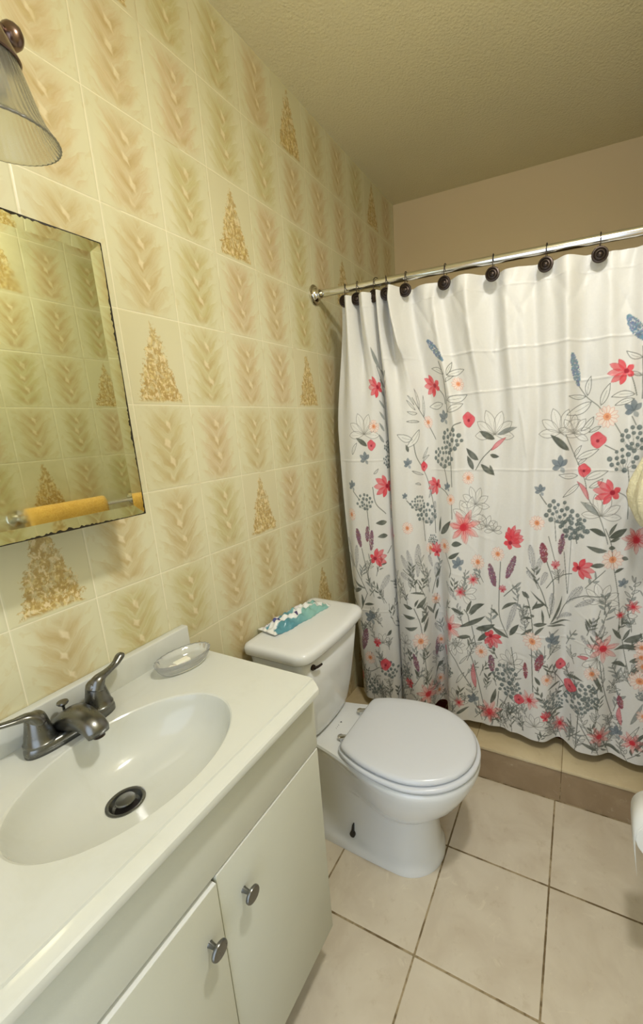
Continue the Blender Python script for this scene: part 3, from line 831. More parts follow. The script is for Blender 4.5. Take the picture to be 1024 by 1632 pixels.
def nodes_curve(Nn):
    A = np.array(Nn); u = A[:, 0]
    out = []
    for c in (1, 2):
        y = A[:, c]; h = np.diff(u); d = np.diff(y) / h
        mm = np.zeros(len(u)); mm[1:-1] = (d[:-1] * h[1:] + d[1:] * h[:-1]) / (h[:-1] + h[1:]); mm[0], mm[-1] = d[0], d[-1]
        if c == 1: mm = np.clip(mm, -1.2, 1.6)
        i = np.clip(np.searchsorted(u, us, 'right') - 1, 0, len(u) - 2)
        t = (us - u[i]) / h[i]
        out.append((2 * t**3 - 3 * t**2 + 1) * y[i] + (t**3 - 2 * t**2 + t) * h[i] * mm[i] + (-2 * t**3 + 3 * t**2) * y[i + 1] + (t**3 - t**2) * h[i] * mm[i + 1])
    return out
tx, ty = nodes_curve(TOPN); mx, my = nodes_curve(MIDN); bx, by = nodes_curve(BOTN)
vs_ = np.linspace(0, 1, GV)                # 0 = bottom, 1 = top
zz = ZBOT + (ZTOP - ZBOT) * vs_
def sm(a, b2, x):
    t = np.clip((x - a) / (b2 - a), 0, 1); return t * t * (3 - 2 * t)
wt = sm(1.35, 1.83, zz)[:, None] ** .9; wb = (1 - sm(.25, 1.15, zz))[:, None]; wm = 1 - wt - wb * (1 - wt); wb = wb * (1 - wt)
X = wt * tx + wm * mx + wb * bx
Yd = wt * ty + wm * my + wb * by
Y = .79 + .04 * (1.84 - zz[:, None]) / 1.65 + Yd
Z = np.repeat(zz[:, None], GU, 1)
U2 = np.repeat(us[None, :], GV, 0)
# gathers and pull lines fanning down from the hooks
for i, hx in enumerate(HX[4:]):
    uh = (.63, .78, .93, 1.08, 1.22, 1.37)[i]
    dz = np.clip(ZTOP - Z, 0, None); du = U2 - uh
    fade = np.exp(-dz / .16)
    Y += -.006 * np.exp(-(du / (.012 + dz * .25)) ** 2) * fade * (dz > .01)
    Y += .0045 * np.sin(du * 95 / (1 + dz * 5)) * np.exp(-dz / .11) * np.exp(-(du / .075) ** 2)
    for sl, am in ((.55, .004), (-.6, .0045), (.2, .003)):
        Y += am * np.exp(-((du - sl * dz) / .010) ** 2) * np.exp(-dz / .13) * sm(.01, .04, dz)
right = sm(.55, .75, U2)
Y += .0016 * np.sin(U2 * 150 + np.sin(Z * 40) * .6) * np.exp(-np.clip(ZTOP - .03 - Z, 0, None) / .03) * right
# header seam
Y += -.0012 * np.exp(-((Z - (ZTOP - .045)) / .0025) ** 2)
# the deep drooping pleat between the fourth and fifth hooks
Y += -.028 * np.exp(-((U2 - .556) / .024) ** 2) * sm(1.585, 1.65, Z) * (1 - sm(1.78, 1.826, Z) * .6)
for uc, wd, am, z0_, z1_ in ((.965, .022, -.017, 1.25, 1.62), (1.125, .024, -.020, 1.05, 1.55), (.862, .018, -.013, 1.35, 1.7), (1.245, .022, -.013, 1.30, 1.65), (1.335, .020, -.012, 1.1, 1.5), (.742, .020, -.012, .9, 1.5), (1.04, .020, .008, .5, 1.3)):
    Y += 1.6 * am * np.exp(-((U2 - uc - .012 * np.sin(Z * 2.2 + uc * 9)) / wd) ** 2) * (.22 + .78 * sm(z0_, z1_, Z)) * (1 - .5 * sm(1.77, 1.826, Z))
# soft vertical waves in the spread part
Y += right * (.011 * np.sin(U2 * 21 + .6 + .5 * np.sin(Z * 2.1)) * sm(1.0, 1.6, Z) + .005 * np.sin(U2 * 47 + Z * 2.0) * sm(.9, 1.5, Z) + .004 * np.sin(U2 * 33 + Z)  + .0016 * np.sin(U2 * 90 - Z * 3))
Y += (1 - right) * .003 * np.sin(U2 * 60 + 1.5 * np.sin(Z * 3))
# packing creases
def crease(u0, z0, u1, z1, am, w=.0035):
    global Y
    L = math.hypot(u1 - u0, z1 - z0); ax, az = (u1 - u0) / L, (z1 - z0) / L
    s = (U2 - u0) * ax + (Z - z0) * az; d = -(U2 - u0) * az + (Z - z0) * ax
    Y += am * np.exp(-(d / w) ** 2) * sm(-.03, .03, s) * (1 - sm(L - .03, L + .03, s))
crease(.70, 1.600, 1.45, 1.606, -.0022); crease(.72, 1.470, 1.46, 1.505, -.0020); crease(.62, 1.215, 1.46, 1.222, -.0016)
crease(.35, 1.61, .62, 1.60, -.0015); crease(.02, 1.25, .27, 1.25, -.0018); crease(.02, .62, 1.46, .62, -.0014)
crease(.98, 1.42, 1.02, 1.20, -.0025, .006); crease(1.04, 1.44, 1.03, 1.25, .002, .006); crease(.86, 1.66, .90, 1.58, -.004, .009); crease(.93, 1.66, .91, 1.58, -.004, .008)
rs = np.random.RandomState(3)
for k in range(26):
    u0, z0 = rs.uniform(.6, 1.4), rs.uniform(.25, 1.7); an = rs.uniform(0, PI); L = rs.uniform(.03, .10)
    crease(u0, z0, u0 + L * math.cos(an), z0 + L * math.sin(an), rs.choice([-1, 1]) * .0011, .006)
# hem drops a little on the folds
hemw = np.exp(-(Z - ZBOT) / .08)
Z = Z + .003 * np.sin(U2 * 17) * hemw
X = np.clip(X, .012, RW - .006)

# ---- print on the cloth, drawn in fabric coordinates (u, z)
CH, CWd = GV, GU
PXU = UW / (GU - 1); PXZ = (ZTOP - ZBOT) / (GV - 1)
canvas = np.empty((CH, CWd, 3), np.float32)
top_c, bot_c = np.array((214, 212, 205.)), np.array((214, 212, 205.))
g_ = sm(.2, 1.25, zz)[:, None, None]
canvas[:] = bot_c + (top_c - bot_c) * g_
COL = {'f': (84, 88, 78), 'g': (122, 128, 124), 'o': (104, 104, 98), 'b': (92, 110, 128), 'r': (206, 52, 64), 'p': (150, 84, 92), 'm': (134, 72, 78), 'k': (92, 94, 88)}
nzr = np.random.RandomState(8)
grain = nzr.rand(CH, CWd).astype(np.float32)
for _ in range(2): grain = (grain + np.roll(grain, 1, 0) + np.roll(grain, 1, 1) + np.roll(grain, -1, 0) + np.roll(grain, -1, 1)) / 5
grain = (grain - grain.min()) / (grain.max() - grain.min())
blot = nzr.rand(CH // 6 + 2, CWd // 6 + 2)
blot = np.kron(blot, np.ones((6, 6)))[:CH, :CWd].astype(np.float32)
for _ in range(5): blot = (blot + np.roll(blot, 2, 0) + np.roll(blot, 2, 1) + np.roll(blot, -2, 0) + np.roll(blot, -2, 1)) / 5
def region(u0, u1, z0, z1):
    i0, i1 = max(0, int(u0 / PXU)), min(CWd, int(u1 / PXU) + 2)
    j0, j1 = max(0, int((z0 - ZBOT) / PXZ)), min(CH, int((z1 - ZBOT) / PXZ) + 2)
    if i0 >= i1 or j0 >= j1: return None
    uu = (np.arange(i0, i1) * PXU)[None, :]; zz_ = (ZBOT + np.arange(j0, j1) * PXZ)[:, None]
    return (slice(j0, j1), slice(i0, i1)), uu, zz_
def blend(sl, a, col):
    a = np.clip(a, 0, 1)[..., None]
    canvas[sl] = canvas[sl] * (1 - a) + np.array(col, np.float32) * a
AAW = .0011
def stroke(pts, w, col, al=.9):
    P_ = np.array(pts); r = region(P_[:, 0].min() - w, P_[:, 0].max() + w, P_[:, 1].min() - w, P_[:, 1].max() + w)
    if r is None: return
    sl, uu, zq = r; d = np.full((zq.shape[0], uu.shape[1]), 9.0)
    for a, b2 in zip(P_[:-1], P_[1:]):
        e = b2 - a; L2 = max(1e-12, e @ e)
        t = np.clip(((uu - a[0]) * e[0] + (zq - a[1]) * e[1]) / L2, 0, 1)
        d = np.minimum(d, np.hypot(uu - a[0] - t * e[0], zq - a[1] - t * e[1]))
    blend(sl, al * np.clip((w / 2 - d) / AAW + .5, 0, 1), col)
def poly(pts, col, al=.9, grad=None, outline_=None, ow=.0016, oal=.85):
    P_ = np.array(pts); r = region(P_[:, 0].min() - .003, P_[:, 0].max() + .003, P_[:, 1].min() - .003, P_[:, 1].max() + .003)
    if r is None: return
    sl, uu, zq = r
    ins = np.zeros((zq.shape[0], uu.shape[1]), bool); d = np.full(ins.shape, 9.0); n = len(P_)
    for i in range(n):
        a, b2 = P_[i], P_[(i + 1) % n]; e = b2 - a; L2 = max(1e-12, e @ e)
        t = np.clip(((uu - a[0]) * e[0] + (zq - a[1]) * e[1]) / L2, 0, 1)
        d = np.minimum(d, np.hypot(uu - a[0] - t * e[0], zq - a[1] - t * e[1]))
        cnd = ((a[1] > zq) != (b2[1] > zq))
        if e[1] != 0: ins ^= cnd & (uu < a[0] + (zq - a[1]) * e[0] / e[1])
    sd = np.where(ins, d, -d)
    if col is not None:
        a_ = al * np.clip(sd / AAW + .5, 0, 1)
        a_ = a_ * (.72 + .5 * blot[sl])
        if grad is not None:
            gd = np.hypot(uu - grad[0], zq - grad[1]); a_ = a_ * np.clip(1.12 - gd / grad[2] * .55, .35, 1)
        blend(sl, a_, col)
    if outline_ is not None:
        blend(sl, oal * np.clip((ow / 2 - d) / AAW + .5, 0, 1), outline_)
def disc(u, z, r, col, al=.9):
    R_ = region(u - r - .002, u + r + .002, z - r - .002, z + r + .002)
    if R_ is None: return
    sl, uu, zq = R_
    blend(sl, al * np.clip((r - np.hypot(uu - u, zq - z)) / AAW + .5, 0, 1) * (.8 + .3 * blot[sl]), col)
def petal(u, z, L, w, ang, n=9, tipw=.5):
    """closed petal outline from a base point"""
    ca, sa = math.cos(ang), math.sin(ang); A_ = []; B_ = []
    for i in range(n + 1):
        t = i / n; hw = w / 2 * math.sin(PI * t ** (.75 + tipw * .5)) ** .8 if 0 < t < 1 else 0
        A_.append((u + ca * L * t - sa * hw, z + sa * L * t + ca * hw)); B_.append((u + ca * L * t + sa * hw, z + sa * L * t - ca * hw))
    return A_ + B_[::-1][1:-1]
rnd_ = random.Random(21)
def d_leaf(u0, z0, u1, z1, w, c):
    L = math.hypot(u1 - u0, z1 - z0); ang = math.atan2(z1 - z0, u1 - u0); bend = rnd_.uniform(-.16, .16)
    ca, sa = math.cos(ang), math.sin(ang); A_ = []; B_ = []; Mm = []; n = 12
    for i in range(n + 1):
        t = i / n; hw = w / 2 * (math.sin(PI * t ** .85) ** .9 if 0 < t < 1 else 0); o_ = bend * L * 4 * t * (1 - t) * .5
        cx, cz = u0 + ca * L * t - sa * o_, z0 + sa * L * t + ca * o_
        A_.append((cx - sa * hw, cz + ca * hw)); B_.append((cx + sa * hw, cz - ca * hw)); Mm.append((cx, cz))
    pg = A_ + B_[::-1][1:-1]
    if c == 'o':
        poly(pg, (226, 226, 218), .35, outline_=COL['k'], ow=.0018, oal=.9); stroke(Mm[:9], .0012, COL['k'], .6)
    elif c == 'g':
        poly(pg, COL['g'], .75, outline_=COL['k'], ow=.0012, oal=.6)
    elif c == 'p':
        poly(pg, (206, 110, 116), .75, outline_=(150, 60, 70), ow=.0013)
    else:
        poly(pg, COL['f'], .93); stroke(Mm[:10], .0010, (150, 152, 140), .35)
def d_red(u, z, r, ang, c='r'):
    col = (212, 56, 66) if c == 'r' else (196, 92, 100)
    a0 = math.radians(ang)
    bu, bz = u - math.cos(a0) * r * .45, z - math.sin(a0) * r * .45
    for da, L, w, al in ((-62, 1.15, .5, .72), (-30, 1.45, .55, .62), (0, 1.5, .55, .5), (30, 1.45, .5, .62), (62, 1.15, .5, .85)):
        a = a0 + math.radians(da)
        poly(petal(bu, bz, r * L, r * w, a, tipw=.9), col, al, outline_=(168, 34, 50), ow=.0011, oal=.55)
    for da in (140, 215):
        poly(petal(bu, bz, r * .7, r * .5, a0 + math.radians(da), tipw=.9), col, .85)
    disc(bu, bz, r * .2, (150, 20, 42), .9)
def d_pop(u, z, r):
    pg = [(u + r * (1 + .12 * math.sin(3 * t + 1)) * math.cos(t), z + r * (1 + .1 * math.cos(4 * t)) * math.sin(t)) for t in [2 * PI * k / 20 for k in range(20)]]
    poly(pg, (214, 70, 82), .85, outline_=(160, 34, 52), ow=.0012, oal=.6)
    disc(u, z - r * .1, r * .22, (128, 24, 44), .85); stroke([(u, z), (u + r * .5, z + r * .3)], .001, (150, 30, 50), .6)
def d_daisy(u, z, r):
    n = 13
    for k in range(n):
        a = 2 * PI * k / n + rnd_.uniform(-.1, .1)
        poly(petal(u + math.cos(a) * r * .25, z + math.sin(a) * r * .25, r * .78, r * .36, a, tipw=.9), (238, 214, 198), .6, outline_=(206, 142, 124), ow=.0011, oal=.75)
    disc(u, z, r * .34, (226, 146, 96), .85); disc(u, z, r * .16, (190, 102, 70), .7)
def d_umbel(u, z, r):
    rr_ = random.Random(int(u * 1e4 + z * 1e3)); stem = (u + r * .05, z - r * .85)
    dots = []
    for _ in range(400):
        a, q = rr_.uniform(0, 2 * PI), math.sqrt(rr_.random()) * r; p = (u + q * math.cos(a), z + q * .82 * math.sin(a))
        s_ = r * rr_.uniform(.12, .185)
        if all(math.hypot(p[0] - d[0], p[1] - d[1]) > (s_ + d[2]) * 1.12 for d in dots): dots.append((*p, s_))
    for d in dots:
        stroke([stem, ((stem[0] + d[0]) / 2 + (d[0] - u) * .25, (stem[1] + d[1]) / 2), d[:2]], .0011, COL['k'], .5)
    for d in dots:
        disc(d[0], d[1], d[2], (96, 106, 104), .92); disc(d[0] + d[2] * .2, d[1] + d[2] * .2, d[2] * .42, (132, 140, 136), .6)
def d_lily(u, z, r, ang):
    for da, L, w in ((-95, .95, .36), (-58, 1.0, .4), (-20, 1.05, .42), (18, 1.1, .42), (55, 1.0, .4), (92, .95, .38)):
        a = math.radians(ang + da); pg = petal(u, z - r * .15, r * L, r * w, a, tipw=1.0)
        poly(pg, (240, 238, 230), .22, outline_=(122, 120, 112), ow=.0017, oal=.9)
        stroke([(u, z - r * .15), (u + math.cos(a + .05) * r * L * .45, z - r * .15 + math.sin(a + .05) * r * L * .45), (u + math.cos(a) * r * L * .85, z - r * .15 + math.sin(a) * r * L * .85)], .0010, (140, 138, 128), .6)
def d_redlily(u, z, r):
    for k in range(7):
        a = 2 * PI * k / 7 + .3; poly(petal(u, z, r * 1.15, r * .36, a, tipw=.7), (228, 120, 112), .5, grad=(u, z, r), outline_=(176, 84, 84), ow=.0011, oal=.6)
    for k in range(22):
        a = 2 * PI * k / 22 + rnd_.uniform(-.12, .12); L = r * rnd_.uniform(.45, .9)
        stroke([(u, z), (u + math.cos(a) * L, z + math.sin(a) * L)], .0013, (196, 40, 54), .65)
    disc(u, z, r * .26, (200, 36, 52), .85)
def d_bluefl(u, z, r, ang):
    a0 = math.radians(ang)
    for da, L, w in ((-70, .9, .5), (-25, 1.1, .55), (25, 1.1, .5), (75, .85, .5)):
        poly(petal(u, z - r * .3, r * L, r * w, a0 + math.radians(da), tipw=.9), (100, 112, 120), .78, outline_=(78, 86, 92), ow=.001, oal=.5)
    poly(petal(u, z - r * .3, r * .7, r * .45, a0 + PI, tipw=.6), (128, 136, 140), .7)
def d_spike(u0, z0, u1, z1, w, c):
    rr_ = random.Random(int(u0 * 1e4)); L = math.hypot(u1 - u0, z1 - z0); ax, az = (u1 - u0) / L, (z1 - z0) / L
    stroke([(u0, z0), (u1, z1)], .0016, COL['k'], .8); col = {'b': (104, 124, 146), 'p': (122, 84, 98), 'm': (132, 66, 76)}[c]
    for _ in range(int(L * w * 1.7e5)):
        t = rr_.random(); hw = w / 2 * math.sin(PI * min(1, max(0, t * .92 + .04))) ** .7; s_ = rr_.uniform(-1, 1) * hw
        q = rr_.uniform(.0012, .0026)
        disc(u0 + ax * L * t - az * s_, z0 + az * L * t + ax * s_, q, tuple(x + rr_.uniform(-14, 22) for x in col), .8)
def d_fern(u0, z0, u1, z1, w):
    rr_ = random.Random(int(u0 * 1e4 + z1 * 991)); L = math.hypot(u1 - u0, z1 - z0); ang = math.atan2(z1 - z0, u1 - u0)
    stroke([(u0, z0), (u1, z1)], .0013, (110, 112, 106), .8)
    n = max(8, int(L / .0034))
    for k in range(n):
        t = (k + .5) / n; hw = w / 2 * math.sin(PI * (t * .9 + .06)) ** .8
        for s_ in (-1, 1):
            a = ang + s_ * .75; cu, cz = u0 + math.cos(ang) * L * t, z0 + math.sin(ang) * L * t
            stroke([(cu, cz), (cu + math.cos(a) * hw * 1.25, cz + math.sin(a) * hw * 1.25)], .0012, (140, 140, 140), .55)
            disc(cu + math.cos(a) * hw * rr_.uniform(.4, 1.1), cz + math.sin(a) * hw * rr_.uniform(.4, 1.1), .0014, (112, 112, 116), .6)

